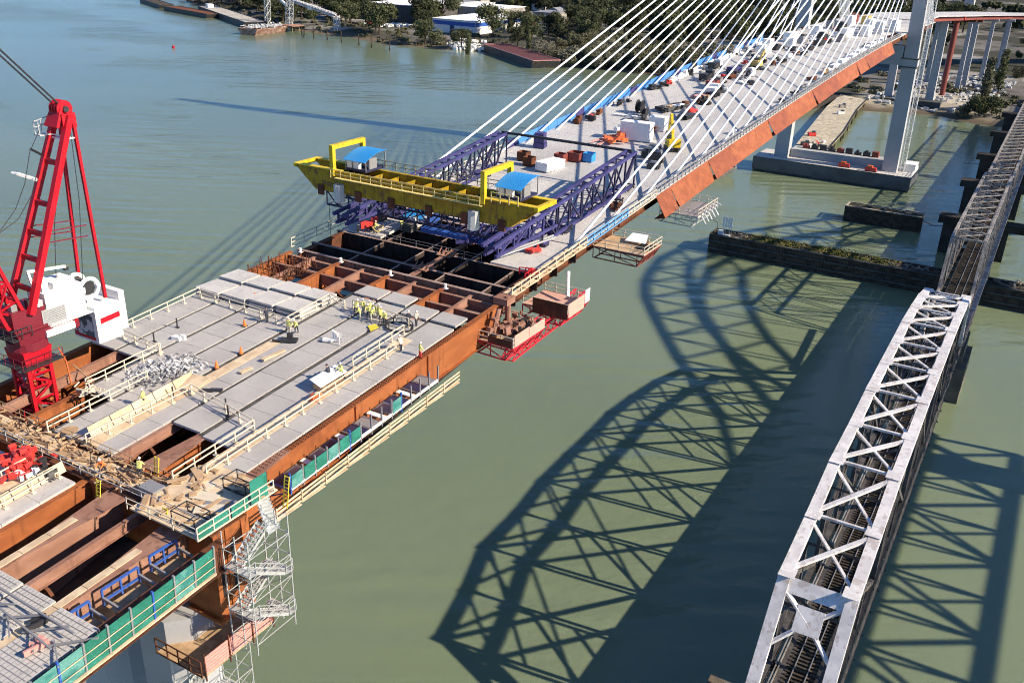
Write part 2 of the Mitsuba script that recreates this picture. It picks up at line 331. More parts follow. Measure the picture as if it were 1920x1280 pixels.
# concrete pier columns with bevelled corners
for xc in (5.0, 14.4, -12.5):
    a, b, c = 3.3, 2.6, 1.5; y = -333.2
    pl = [(-a + c, -b), (a - c, -b), (a, -b + c), (a, b - c), (a - c, b), (-a + c, b), (-a, b - c), (-a, -b + c)]
    import shapely.geometry as sg
    m = trimesh.creation.extrude_polygon(sg.Polygon(pl), 31.6, engine='earcut'); m.apply_translation([xc, y, -.8])
    part(via, 'pier_column', m, 'concrete_tower', smooth=30)
part(via, 'pile_cap', MB().box(-19, 21, -340, -326, -2, 3.2), 'concrete_old')

# precast deck panels, strip by strip (x0, x1, y_start, y_end)
PL = 2.93
strips = [(-16.9, -12.95, -316, -292.9), (-12.55, -8.75, -316, -292.9), (-8.25, -4.45, -323.2, -292.9), (-4.05, -.3, -330, -292.9),
          (.3, 4.05, -330, -288.5), (4.45, 8.2, -323.2, -288.5), (8.8, 12.55, -323.6, -290.2), (12.95, 16.55, -329.8, -290.2)]
prng = random.Random(3)
for (x0, x1, ya, yb) in strips:
    n = max(1, int(round((yb - ya) / PL))); L = (yb - ya) / n
    for i in range(n):
        y0, y1 = ya + i * L + .02, ya + (i + 1) * L - .02; up = .0
        if x0 > 0 and i == n - 1: y0 += .25; up = .22
        z0, z1 = zp(y0) + up + prng.uniform(-.012, .012), zp(y1) + up + prng.uniform(-.012, .012)
        if i == 0: x0 += .06; x1 -= .06
        m = MB(); m.hexa([[x0, y0, z0 - .25], [x1, y0, z0 - .25], [x1, y1, z1 - .25], [x0, y1, z1 - .25]], [[x0, y0, z0], [x1, y0, z0], [x1, y1, z1], [x0, y1, z1]])
        part(via, 'deck_panel', m, 'concrete_panel' if prng.random() < .7 else 'concrete_panel_b')
# dark haunch strips in the gaps over the girders
for x, w_, ya, yb in ((-12.75, .42, -316, -293), (-8.5, .5, -323, -293), (-4.25, .42, -330, -293), (0, .62, -330, -289), (4.25, .42, -323, -289), (8.5, .62, -323.4, -290), (12.75, .42, -329, -290)):
    m = MB(); ys = np.linspace(ya, yb, 10)
    for a, b in zip(ys[:-1], ys[1:]): m.hexa([[x - w_ / 2, a, zp(a) - .22], [x + w_ / 2, a, zp(a) - .22], [x + w_ / 2, b, zp(b) - .22], [x - w_ / 2, b, zp(b) - .22]], [[x - w_ / 2, a, zp(a) - .12], [x + w_ / 2, a, zp(a) - .12], [x + w_ / 2, b, zp(b) - .12], [x - w_ / 2, b, zp(b) - .12]])
    part(via, 'haunch_strip', m, 'haunch_grey')
# near side panels
for (x0, x1, y1) in ((9.0, 12.6, -344.3), (12.95, 16.4, -344.3), (17.3, 21.4, -344.5), (.8, 4.9, -334.2), (-4.1, .4, -334.5), (-8.2, -4.4, -334.5)):
    for i in range(5 if x0 < 8 else 4):
        a, b = y1 - (i + 1) * 3.4 + .03, y1 - i * 3.4
        m = MB(); m.hexa([[x0, a, zp(a) - .25], [x1, a, zp(a) - .25], [x1, b, zp(b) - .25], [x0, b, zp(b) - .25]], [[x0, a, zp(a)], [x1, a, zp(a)], [x1, b, zp(b)], [x0, b, zp(b)]])
        dp = part(via, 'deck_panel', m, 'concrete_pale')
        if x0 > 8:
            g = MB()
            for k in range(1, 9): x = x0 + (x1 - x0) * k / 9; g.beam((x, a + .1, zp(a) + .03), (x, b - .1, zp(b) + .03), .03, .03)
            for k in range(1, 8): y = a + (b - a) * k / 8; g.beam((x0 + .1, y, zp(y) + .05), (x1 - .1, y, zp(y) + .05), .03, .03)
            part(dp, 'rebar_mat', g, 'steel_grey')
# loose panels stacked two high at the end of the left half: things of their own
for j, (x0, x1) in enumerate(((-16.9, -13.0), (-12.6, -8.8), (-8.3, -4.5), (-4.1, -.35))):
    for i, (y0, y1) in enumerate(((-300.9 + .25 * j, -297.3 + .2 * j), (-296.9 + .2 * j, -293.6))):
        for k in range(2):
            z = zp((y0 + y1) / 2) + .12 + k * (.36 if j < 2 else .52); dx = prng.uniform(-.05, .05); m = MB()
            m.cbox(((x0 + x1) / 2 + dx, (y0 + y1) / 2, z + .14), (x1 - x0, y1 - y0, .26), 0)
            m.box(x0 + .5, x1 - .5, y0 + .4, y0 + .55, z - .1, z + .01); m.box(x0 + .5, x1 - .5, y1 - .55, y1 - .4, z - .1, z + .01)
            single('concrete_panel', m, 'concrete_pale', ('top' if k else 'bottom') + f' grey precast panel of the pair in {["outermost", "second", "third", "inner"][j]} column, {["near", "far"][i]} row, beside the open steel', 'concrete panel', 'precast panels stacked in pairs')
# crosshead walkway: planks, boards and clutter
for i in range(14):
    x = -17 + i * 2.62; part(via, 'walkway_plank', MB().box(x, x + 2.55, Y0 - 1.0, Y0 + .9, 39.72 + .02 * (i % 3), 39.8 + .02 * (i % 3)), 'timber_cream' if i % 3 else 'timber_tan')
m = MB(); railing(m, [(-17, Y0 - 1.6, 39.6), (20, Y0 - 1.6, 39.6)], 1.1, 2.6, .035); part(via, 'walkway_railing', m, 'galvanised')
m = MB(); railing(m, [(-17, Y0 + 1.6, 39.6), (12, Y0 + 1.6, 39.6)], 1.1, 2.6, .03); part(via, 'walkway_railing', m, 'timber_tan')
for (ya, yb) in ((-331, -284.5), (-346, -333.5)):
    part(via, 'debris_deck', MB().hexa([[-17, ya, zp(ya) - 6.4], [17, ya, zp(ya) - 6.4], [17, yb, zp(yb) - 4.3], [-17, yb, zp(yb) - 4.3]], [[-17, ya, zp(ya) - 6.35], [17, ya, zp(ya) - 6.35], [17, yb, zp(yb) - 4.25], [-17, yb, zp(yb) - 4.25]]), 'timber_dark')  # added dark sheet under the girders, standing in for deep shade in the bays
m = MB(); r9 = random.Random(40)
for i in range(150):
    x, y = r9.uniform(-17, 13), r9.uniform(Y0 - 1.5, Y0 + 1.5); m.cbox((x, y, 39.86 + r9.uniform(0, .35)), (r9.uniform(.3, 2.6), r9.uniform(.06, .25), r9.uniform(.05, .2)), r9.choice([0, 0, 1.57, .4]) + r9.uniform(-.3, .3), r9.uniform(-.15, .15))
labels[single('offcuts', m, 'timber_tan', 'planks and timber offcuts strewn along the crosshead walkway', 'offcuts')]['kind'] = 'stuff'
m = MB()
for i in range(90):
    x, y = r9.uniform(-17, 13), r9.uniform(Y0 - 1.7, Y0 + 1.7); a = np.array([x, y, 39.9 + r9.uniform(0, .4)]); m.beam(a, a + [r9.uniform(-1.4, 1.4), r9.uniform(-.5, .5), r9.uniform(-.1, .9)], .06, .06)
labels[single('tube_offcuts', m, 'steel_black', 'dark tubes, hoses and brackets cluttering the crosshead walkway', 'tubes')]['kind'] = 'stuff'
# plywood walkways down the deck
def strip_boards(x0, x1, ya, yb, L, m_, up=.05):
    n = int(abs(yb - ya) / L)
    for i in range(n):
        a, b = ya + i * L, ya + (i + 1) * L - .03
        m = MB(); m.hexa([[x0, a, zp(a) + up - .04], [x1, a, zp(a) + up - .04], [x1, b, zp(b) + up - .04], [x0, b, zp(b) + up - .04]], [[x0, a, zp(a) + up], [x1, a, zp(a) + up], [x1, b, zp(b) + up], [x0, b, zp(b) + up]])
        part(via, 'plywood_sheet', m, m_)
strip_boards(.35, 1.75, -330, -303.5, 2.44, 'timber_cream')
strip_boards(12.5, 14.1, -329.5, -296, 2.44, 'timber_cream')
strip_boards(-.2, 1.6, -353, -335.5, 2.44, 'timber_cream')
for i in range(7):
    y = -351 + i * 2.5; part(via, 'barrier_board', MB().plate((2.9, y, zp(y) + .05), (2.9, y + 2.4, zp(y + 2.4) + .05), (2.5, y + 2.4, zp(y + 2.4) + .95), (2.5, y, zp(y) + .95), .05), 'timber_cream')
# ply barrier boards leaning along the strip left of the centre walkway
for i in range(5):
    y = -329 + i * 2.5; m = MB().plate((.3, y, zp(y) + .06), (.3, y + 2.4, zp(y + 2.4) + .06), (-.25, y + 2.4, zp(y + 2.4) + 1.0), (-.25, y, zp(y) + 1.0), .05)
    part(via, 'barrier_board', m, 'timber_cream')
m = MB().plate((.2, -319.3, zp(-319) + .06), (2.2, -318.8, zp(-319) + .06), (2.1, -316.2, zp(-316) + .75), (.1, -316.6, zp(-316) + .75), .05)
single('plywood_sheet', m, 'timber_cream', 'large bent cream plywood sheet lying beside the centre walkway', 'plywood sheet')
def P3(x, y, dz=0): return (x, y, zp(y) + dz)
R = [[P3(-15.6, -313.8), P3(-15.8, -301.2)], [P3(-14.2, -313.8), P3(-7.6, -314.4)], [P3(-15.2, -301.6), P3(-2.2, -302.2), P3(.1, -302.4)],
     [P3(-8.0, -323.3), P3(-7.9, -314.0)], [P3(-4.1, -330.4), P3(-4.0, -319.0)], [P3(.9, -330), P3(1.9, -318.5)], [P3(1.9, -318.6), P3(4.2, -319.0), P3(7.8, -319.6), P3(12.2, -320.4)], [P3(-.5, -302.2), P3(-.6, -294.6), P3(2.2, -295.2)],
     [P3(14.2, -328), P3(14.2, -311), P3(14.2, -300)], [P3(12.3, -320.4), P3(12.3, -330)], [P3(12.3, -306), P3(12.3, -297)], [P3(-.3, -352), P3(-.3, -335)], [P3(3.2, -352), P3(3.2, -334.5)], [P3(3.0, -294.6), P3(8.0, -294.9), P3(11.8, -295.4)]]
for pts in R:
    m = MB(); railing(m, pts, 1.15, 2.5, .055, 2, foot=.22); part(via, 'guard_rail', m, 'rail_cream')
# weathered shear studs on the right hand edge flange
m = MB()
for y in np.arange(-327, -291, .45):
    for x in (16.75, 17.0, 17.25): m.box(x - .03, x + .03, y - .03, y + .03, zp(y) - .25, zp(y) - .06)
part(via, 'shear_studs', m, 'rust_dark', stuff=True)

# outer form platform hung from the right girder: blue posts, boards, teal screens
plf = thing('form_platform', 'long hanging edge platform with blue posts and teal screens along the rusty girder', 'work platform')
ny = 15; ys = np.linspace(-323.6, -300.8, ny)
m = MB()
for a, b in zip(ys[:-1], ys[1:]): m.beam((19.6, a, zp(a) - 2.0), (19.6, b, zp(b) - 2.0), .14, .3)
part(plf, 'edge_beam', m, 'white_paint')
for i, y in enumerate(ys):
    z = zp(y) - 2.0; m = MB(); m.beam((19.6, y, z - .5), (19.6, y, z + 1.7), .12, .16); m.beam((17.2, y, z - .1), (19.7, y, z - .1), .12, .18); m.beam((17.2, y, z - 1.5), (19.6, y, z - .2), .1, .1)
    part(plf, 'bracket', m, 'blue_paint' if i % 5 == 0 else 'steel_grey')
    if i < ny - 1:
        y2 = ys[i + 1]; z2 = zp(y2) - 2.0; white = i % 3 == 2
        m = MB().plate((17.35, y + .1, z + .02 + .1 * white), (19.45, y + .1, z + .02 + .1 * white), (19.45, y2 - .1, z2 + .02 + .1 * white), (17.35, y2 - .1, z2 + .02 + .1 * white), .05) if not white else MB().box(17.35, 19.5, y + .35, y + 1.0, z + .1, z + .18)
        part(plf, 'floor_board', m, 'white_sheet' if white else ('steel_grey' if i % 2 else 'violet_dark'))
        if i < 6 or i == 9:
            m = MB().plate((19.68, y + .12, z + .05), (19.68, y2 - .12, z2 + .05), (19.68, y2 - .12, z2 + 1.35), (19.68, y + .12, z + 1.35), .04)
            part(plf, 'screen_panel', m, 'screen_green' if i in (1, 2, 4, 5) else 'screen_teal')
m = MB()
for i in range(9):
    y = -326 + i * 3.2; y2 = y + 3.1
    for dz in (-3.4, -2.9, -2.5): m.beam((20.1, y, zp(y) + dz), (20.1, y2, zp(y2) + dz), .06, .18)
    m.box(19.5, 20.15, y, y2, zp(y) - 3.62, zp(y) - 3.55); m.beam((20.12, y, zp(y) - 3.6), (20.12, y, zp(y) - 2.3), .1, .1)
part(plf, 'lower_catwalk', m, 'timber_cream')

# near side edge: overhang, green windscreens, blue form frames in the open bay
osg = MB(); girder(osg, 21.3, Y0 - 1.6, -425, 2.6, .8); part(via, 'edge_girder', osg, 'rust_dark')
scr = thing('edge_screen', 'row of teal debris screens on steel posts along the near deck edge', 'debris screen')
ys = np.arange(-334.9, -372, -1.92)
m = MB()
for i, y in enumerate(ys):
    z = zp(y); q = MB(); q.beam((22.15, y, z - 2.1), (22.35, y, z + .75), .14, .2); q.beam((21.3, y, z - 1.9), (22.3, y, z - 1.9), .12, .2)
    part(scr, 'post', q, 'blue_paint' if i in (3, 7, 10) else 'steel_grey')
    if i < len(ys) - 1:
        y2 = ys[i + 1]; z2 = zp(y2)
        part(scr, 'screen_panel', MB().plate((22.2, y - .1, z - 1.75), (22.2, y2 + .1, z2 - 1.75), (22.34, y2 + .1, z2 + .55), (22.34, y - .1, z + .55), .03), 'screen_green' if i in (0, 2, 3, 4, 5) else 'screen_teal')
        for h in (-1.1, -.3): m.beam((22.37, y, z + h), (22.37, y2, z2 + h), .05, .05)
        m.beam((22.3, y, z - 1.85), (22.3, y2, z2 - 1.85), .25, .12)
part(scr, 'rails', m, 'timber_cream')
for k, (y, w_) in enumerate(((-336.2, 2.6), (-340.2, 3.2), (-343.9, 2.0))):
    f = thing('formwork_truss', ['blue form frame nearest the pier', 'blue form frame between the other two', 'blue form frame beside the rebar slab'][k] + ' in the open edge bay', 'form truss', 'blue steel form frames')
    z = zp(y) - .25; m = MB()
    for dz in (0, -1.0): m.beam((18.1, y - w_ / 2, z + dz), (18.1, y + w_ / 2, z + dz), .16, .16)
    for yy in (y - w_ / 2, y, y + w_ / 2): m.beam((18.1, yy, z), (18.1, yy, z - 1.4), .14, .14)
    part(f, 'rail', m, 'blue_paint')
    for yy in (y - w_ / 2, y + w_ / 2): part(f, 'strut', MB().beam((18.1, yy, z - .7), (20.9, yy, z - 1.0), .16, .22), 'steel_grey')
    part(f, 'soffit_panel', MB().plate((18.3, y - w_ / 2, z - 1.4), (20.9, y - w_ / 2, z - 1.6), (20.9, y + w_ / 2, z - 1.6), (18.3, y + w_ / 2, z - 1.4), .05), 'timber_tan')
part(via, 'soffit_board', MB().box(17.6, 20.9, -372, -346, zp(-356) - 2.4, zp(-356) - 2.3), 'timber_tan')

# corner platform over the pier end with green mesh panels
cp = thing('corner_platform', 'plywood corner landing above the pier with green mesh panels and black pallets', 'work platform')
part(cp, 'floor', MB().box(13.0, 21.0, -335.0, -326.5, 40.35, 40.5), 'timber_cream')
for i, (a, b) in enumerate((((21.0, -335.0), (21.0, -331.9)), ((21.0, -331.6), (21.0, -329.8)), ((21.0, -329.5), (21.0, -327.6)))):
    hgt = (1.1, 1.2, 2.3)[i]; part(cp, 'mesh_panel', MB().plate((a[0], a[1], 40.5), (b[0], b[1], 40.5), (b[0], b[1], 40.5 + hgt), (a[0], a[1], 40.5 + hgt), .04), 'screen_green')
m = MB(); railing(m, [(21.08, -335.2, 40.5), (21.08, -327, 40.5)], 1.2, 1.5, .045, 3); railing(m, [(13, -335.2, 40.5), (21, -335.2, 40.5)], 1.1, 2.5, .035); part(cp, 'railing', m, 'rail_cream')
for k, (x, y) in enumerate(((18.6, -333.6), (18.4, -328.0))):
    m = MB()
    for s in (-1, 1): m.beam((x - 1.3, y + s * .8, 40.6), (x + 1.3, y + s * .8, 40.6), .08, .14); m.beam((x - 1.3, y + s * .8, 41.5), (x + 1.3, y + s * .8, 41.5), .07, .07); m.beam((x + s * 1.3, y - .8, 41.5), (x + s * 1.3, y + .8, 41.5), .07, .07); m.beam((x + s * 1.3, y + s * .8, 40.5), (x + s * 1.3, y + s * .8, 41.5), .07, .07); m.beam((x - s * 1.3, y + s * .8, 40.5), (x - s * 1.3, y + s * .8, 41.5), .07, .07)
    single('lifting_cage', m, 'steel_black', ['open black steel cage near the corner of the plywood landing', 'open black steel cage behind the tall green panel'][k], 'steel cage', 'black steel cages')
m = MB()
for i in range(46):
    x, y = r9.uniform(13.2, 20.6), r9.uniform(-334.6, -327); m.cbox((x, y, 40.53 + r9.uniform(0, .25)), (r9.uniform(.3, 2.2), r9.uniform(.08, .5), r9.uniform(.04, .16)), r9.uniform(0, 3))
labels[single('boards', m, 'timber_tan', 'boards and offcuts lying on the plywood corner landing', 'boards')]['kind'] = 'stuff'
for i in range(3): single('plywood_board', MB().cbox((15.2 + i * 1.7, -329.4 - i * 1.2, 40.56 + .05 * i), (2.3, 1.2, .05), .3 * i), 'rail_cream', ['pale plywood board nearest the walkway on the corner landing', 'middle pale plywood board on the corner landing', 'pale plywood board by the mesh panels on the corner landing'][i], 'board')
single('grey_sheet', MB().cbox((18.9, -331.0, 40.58), (2.6, 1.9, .06), .5), 'steel_grey', 'grey metal sheet lying between the two black cages', 'sheet')
single('tool_chest', MB().box(11.4, 13.2, -332.8, -331.6, 39.85, 40.7).box(11.35, 13.25, -332.85, -331.55, 40.7, 40.82), 'steel_grey', 'flat grey steel tool chest on the crosshead walkway', 'tool chest')
# ------------------------------------------------------------------ stair tower hung at the pier
st = thing('stair_tower', 'pale galvanised scaffold stair tower zigzagging down beside the rusty pier', 'stair tower')
m = MB()
for (x0, x1, ya, yb, za, zb) in ((21.6, 24.4, -333.4, -329.0, 29.5, 40.6), (17.6, 21.4, -336.6, -331.6, -1, 28.2)):
    for x in (x0, (x0 + x1) / 2, x1):
        for y in (ya, yb): m.beam((x, y, za), (x, y, zb), .08, .08)
    for z in np.arange(za + 1, zb - 1, 2.1):
        for y in (ya, yb): m.beam((x0, y, z), (x1, y, z), .06, .06); m.beam((x0, y, z), (x1, y, z + 2.0), .045, .045)
        for x in (x0, x1): m.beam((x, ya, z), (x, yb, z), .06, .06)
        m.beam((x1, ya, z), (x1, yb, z + 2.0), .045, .045)
part(st, 'frame', m, 'galvanised')
FL = []
z = 39.4
for i in range(4): FL.append((22.3, 23.7, -329.6, -332.8, z)); z -= 4.2
z = 26.5
for i in range(6): FL.append((18.4, 20.4, -332.2, -335.8, z)); z -= 4.2
for (xa, xb, yA, yB, z1) in FL:
    if 22 < xa and z1 < 31: continue
    for k, (x, za, zb, ya, yb) in enumerate(((xa, z1, z1 - 2.1, yA, yB), (xb, z1 - 2.1, z1 - 4.2, yB, yA))):
        f = MB()
        for s in (-.62, .62): f.beam((x + s, ya, za), (x + s, yb, zb), .06, .26)
        part(st, 'flight', f, 'galvanised')
        for j in range(9): t = (j + .5) / 9; part(st, 'tread', MB().cbox((x, ya + (yb - ya) * t, za + (zb - za) * t), (1.2, .36, .05)), 'galvanised')
        e = .75 if yb > ya else -.75; part(st, 'landing', MB().box(xa - .7, xb + .75, min(yb, yb + e), max(yb, yb + e), zb - .06, zb), 'galvanised')
        r = MB(); railing(r, [(xb + .72, min(yb, yb + e), zb), (xb + .72, max(yb, yb + e), zb)], 1.1, .75, .03); railing(r, [(x + .64, ya, za), (x + .64, yb, zb)], 1.0, 1.6, .025); part(st, 'handrail', r, 'galvanised')
# top gangway slopes up to the corner landing
g = MB().plate((20.6, -328.6, 40.5), (20.6, -327.4, 40.5), (23.4, -329.0, 39.0), (23.4, -330.2, 39.0), .08); part(st, 'gangway', g, 'galvanised')
for i in range(10): t = (i + .5) / 10; part(st, 'tread', MB().cbox((20.6 + 2.8 * t, -328 - 1.6 * t, 40.6 - 1.5 * t), (.25, 1.2, .05), -.5), 'galvanised')
# pink hung platform round the pier head
ph = thing('pier_platform', 'pink boarded platform wrapped round the pier head above the scaffold', 'work platform')
part(ph, 'floor', MB().box(16.2, 21.6, -336.8, -328.8, 28.3, 28.5), 'timber_tan')
for i in range(6): part(ph, 'side_board', MB().box(21.6, 21.68, -336.6, -329.0, 28.55 + i * .3, 28.8 + i * .3), 'site_pink')
for y in (-336.6, -334, -331.4, -329): part(ph, 'post', MB().beam((21.75, y, 28.0), (21.75, y, 30.8), .1, .1), 'rust_dark')
r = MB(); railing(r, [(16.3, -336.9, 28.5), (21.6, -336.9, 28.5)], 1.6, 1.3, .05, 3); part(ph, 'railing', r, 'rust_dark')

# ------------------------------------------------------------------ splice frame and open grid of the cable-stayed deck
csb = thing('cable_stayed_bridge', 'unfinished cable-stayed bridge with white stays, orange steel fairing and pale concrete deck', 'bridge')
for x in (-17, 17):
    m = MB(); girder(m, x * .925, -283.4, 70, 2.3, .9, 6.1); part(csb, 'edge_girder', m, 'rust_dark')
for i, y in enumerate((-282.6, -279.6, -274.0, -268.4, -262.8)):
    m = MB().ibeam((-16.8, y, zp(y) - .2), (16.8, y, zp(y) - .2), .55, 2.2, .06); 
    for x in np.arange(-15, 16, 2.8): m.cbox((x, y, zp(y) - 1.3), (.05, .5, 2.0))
    fb = part(csb, 'floor_beam', m, 'beam_shaded' if i else 'rust_pink'); part(fb, 'top_flange', MB().box(-16.8, 16.8, y - .28, y + .28, zp(y) - .2, zp(y) - .17), 'dust_pink_lit')  # shaded web and sunlit top are painted as two tones
    if i == 2:
        r = MB(); railing(r, [(-11 if i > 1 else -8, y + .28, zp(y) - .2), (8 if i != 3 else 5, y + .28, zp(y) - .2)], .9, 2.8, .028, 2); part(csb, 'edge_rail', r, 'steel_grey')
for y in np.arange(-257, 66, 6.1): part(csb, 'floor_beam', MB().ibeam((-15.6, y, zp(y) - .4), (15.6, y, zp(y) - .4), .6, 1.9, .05), 'rust_dark')
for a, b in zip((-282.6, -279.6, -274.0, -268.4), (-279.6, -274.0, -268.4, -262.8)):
    m = MB().ibeam((2.6, a, zp(a) - .22), (2.6, b, zp(b) - .22), .9, 2.0, .06); part(csb, 'centre_girder', m, 'beam_shaded'); part(csb, 'girder_flange', MB().beam((2.6, a + .3, zp(a) - .2), (2.6, b - .3, zp(b) - .2), .95, .04), 'rust_pink')
    for x in (-8.0, -4.4, -1, 6.2, 10.0, 13.4): part(csb, 'stringer', MB().ibeam((x, a + .4, zp(a) - .3), (x, b - .4, zp(b) - .3), .24, .6, .04), 'beam_shaded') and part(csb, 'stringer_flange', MB().beam((x, a + .4, zp(a) - .285), (x, b - .4, zp(b) - .285), .26, .03), 'dust_pink_lit') if x in (-8.0, -1, 6.2, 13.4) else None
part(csb, 'debris_deck', MB().hexa([[-15.5, -282.4, 40.3], [15.5, -282.4, 40.3], [15.5, -262, 41.7], [-15.5, -262, 41.7]], [[-15.5, -282.4, 40.35], [15.5, -282.4, 40.35], [15.5, -262, 41.75], [-15.5, -262, 41.75]]), 'timber_dark')  # added dark sheet below the beams, blackens the grid openings like shade
# bolted splice clusters at the nodes of the centre girder
for y in (-279.6, -274.0, -268.4):
    m = MB()
    for dx in (-.9, -.3, .3, .9): m.box(2.6 + dx - .22, 2.6 + dx + .22, y - 1.1, y + 1.1, zp(y) - .18, zp(y) - .05); m.beam((2.6 + dx, y - .8, zp(y) - .1), (2.6 + dx * 1.4, y + .5, zp(y) + .5), .12, .12)
    part(csb, 'splice', m, 'rust_pink')
# girder noses of the viaduct sticking into the splice bay
for x in (-8.5, 0, 8.5):
    part(via, 'girder_nose', girder(MB(), x, -288.2, -284.6, 3.2, .6), 'corten_bright')
for y in (-287.3, -284.2):
    part(via, 'end_cross_beam', MB().ibeam((-16.8, y, zp(y) - .5), (16.8, y, zp(y) - .5), .5, 1.4, .06), 'rust_pink')
for k, (x, y) in enumerate(((-8.4, -283.3), (0.2, -283.6), (8.8, -283.5), (-15.6, -283.3))):
    m = MB().tube((x, y, zp(y) - .2), (x, y, zp(y) + .35), .2, 8); m.box(x - .3, x + .3, y - .25, y + .25, zp(y) - .3, zp(y) - .2)
    single('splice_jack', m, 'white_paint', f'small white jack on the {["second", "middle", "fourth", "outermost left"][k]} girder end at the closure gap', 'jack', 'white jacks on the girder ends')
# rebar thicket at the left splice
m = MB()
for i in range(70):
    x, y = prng.uniform(-17.4, -10), prng.uniform(-292, -285); z = zp(y); m.beam((x, y, z - .6), (x + prng.uniform(-.2, .2), y + prng.uniform(-.2, .2), z + prng.uniform(.2, .9)), .07, .07)
for i in range(30):
    x, y = prng.uniform(-17, -10), prng.uniform(-291, -286); m.beam((x, y, zp(y) + prng.uniform(-.8, .2)), (x + prng.uniform(-2, 2), y + prng.uniform(-1.5, 1.5), zp(y) + prng.uniform(-.8, .2)), .09, .09)
labels[single('rebar', m, 'rust_dark', 'thicket of rusty bars and formwork at the left splice', 'rebar')]['kind'] = 'stuff'
# concrete panels already laid beside the open grid
for (x0, x1, ya, yb) in ((-16.4, -9.2, -273.6, -262.8), (9.4, 16.4, -273.8, -262.8), (-16.4, -7.4, -267.9, -262.8), (-16.4, 16.4, -262.4, 66)):
    if x1 - x0 > 20:
        y = ya
        while y < yb:
            L = min(6.1, yb - y)
            for a, b in ((-16.4, -8.3), (-8.25, -.05), (0, 8.2), (8.25, 16.4)):
                m = MB(); y0, y1 = y + .015, y + L - .015; m.hexa([[a, y0, zp(y0) - .3], [b, y0, zp(y0) - .3], [b, y1, zp(y1) - .3], [a, y1, zp(y1) - .3]], [[a, y0, zp(y0)], [b, y0, zp(y0)], [b, y1, zp(y1)], [a, y1, zp(y1)]])
                part(csb, 'deck_slab', m, 'concrete_deck' if y > -240 else 'concrete_pale')
            y += L
    else:
        ys = [ya]; 
        while ys[-1] < yb - 1: ys.append(min(yb, ys[-1] + 5.55))
        for a, b in zip(ys[:-1], ys[1:]):
            m = MB(); m.hexa([[x0, a + .03, zp(a) - .1 - .2], [x1, a + .03, zp(a) - .3], [x1, b - .03, zp(b) - .3], [x0, b - .03, zp(b) - .3]], [[x0, a + .03, zp(a) + .05], [x1, a + .03, zp(a) + .05], [x1, b - .03, zp(b) + .05], [x0, b - .03, zp(b) + .05]])
            part(csb, 'deck_slab', m, 'concrete_pale')
# edge strips and barriers
for s in (-1, 1):
    m = MB()
    for y in np.arange(-262, 64, 6.1): m.hexa([[s * 16.45, y, zp(y) - .3], [s * 17.5, y, zp(y) - .3], [s * 17.5, y + 6.05, zp(y + 6) - .3], [s * 16.45, y + 6.05, zp(y + 6) - .3]], [[s * 16.45, y, zp(y) + .06], [s * 17.5, y, zp(y) + .06], [s * 17.5, y + 6.05, zp(y + 6) + .06], [s * 16.45, y + 6.05, zp(y + 6) + .06]])
    part(csb, 'edge_strip', m, 'concrete_deck')
# left edge: timber rail first, then blue screens
m = MB(); railing(m, [P3(-17.5, -283), P3(-17.5, -262), P3(-17.5, -226)], 1.3, 2.5, .06, 3); part(csb, 'edge_railing', m, 'rail_cream')
for i, y in enumerate(np.arange(-224, -62, 4.05)):
    if i in (24, 31, 32): continue
    m = MB().plate((-17.6, y, zp(y)), (-17.6, y + 3.95, zp(y + 4)), (-17.75, y + 3.95, zp(y + 4) + 1.55), (-17.75, y, zp(y) + 1.55), .05); part(csb, 'blue_screen', m, 'blue_net' if i % 7 else 'violet_steel')
m = MB()
for y in np.arange(-224, -60, 4.05): m.beam((-17.85, y, zp(y) - .3), (-17.95, y, zp(y) + 1.8), .12, .12)
part(csb, 'screen_posts', m, 'blue_paint')
for y in np.arange(-150, -64, 6.1): part(csb, 'white_cover', MB().plate((-16.2, y, zp(y) + .3), (-14.6, y, zp(y) + .1), (-14.6, y + 5.6, zp(y + 5.6) + .1), (-16.2, y + 5.6, zp(y + 5.6) + .9), .05), 'white_sheet')
# right edge: blue then timber rails, dark posts beyond
m = MB(); railing(m, [P3(17.9, -282.5), P3(17.9, -262)], 1.3, 2.2, .075, 3); part(csb, 'edge_railing', m, 'timber_cream')
m = MB(); railing(m, [P3(17.9, -262), P3(17.9, -248)], 1.3, 2.2, .075, 3); part(csb, 'edge_railing', m, 'blue_rail')
m = MB(); railing(m, [P3(17.9, -248), P3(17.9, -237)], 1.3, 2.2, .06, 3); part(csb, 'edge_railing', m, 'rail_cream')
m = MB(); railing(m, [P3(17.5, y) for y in np.arange(-236, -18, 24.2)], 1.35, 1.9, .085, 2); part(csb, 'edge_railing', m, 'steel_grey')
for i in range(6): part(csb, 'edge_plank', MB().box(16.2, 18.0, -282.5 + i * 3.4, -279.2 + i * 3.4, zp(-281 + i * 3.4) + .02, zp(-281 + i * 3.4) + .1), 'timber_cream')
# orange fairing plates
y = -236.2; i = 0; lens = [6, 6.1, 12.2, 12.2, 12.2, 12.2, 12.2, 12.2, 12.2, 24.4, 24.4, 12.2, 24.4, 18]
for L in lens:
    y1 = y + L; t = .28 * math.sin(i * 2.3); dz = .0; m = MB()
    for k in range(2):
        a, b = y + L * k / 2 + (.05 if k == 0 else 0), y + L * (k + 1) / 2
        m.plate((17.55, a, zp(a) - .15), (19.5 + t, a, zp(a) - 3.4 + t), (19.5 + t, b, zp(b) - 3.4 + t), (17.55, b, zp(b) - .15), .05)
        m.plate((19.5 + t, a, zp(a) - 3.43 + t), (17.6, a, zp(a) - 3.9), (17.6, b, zp(b) - 3.9), (19.5 + t, b, zp(b) - 3.43 + t), .05)
    part(csb, 'fairing_panel', m, 'corten_fair' if i % 3 else 'corten_fair_b'); y = y1; i += 1

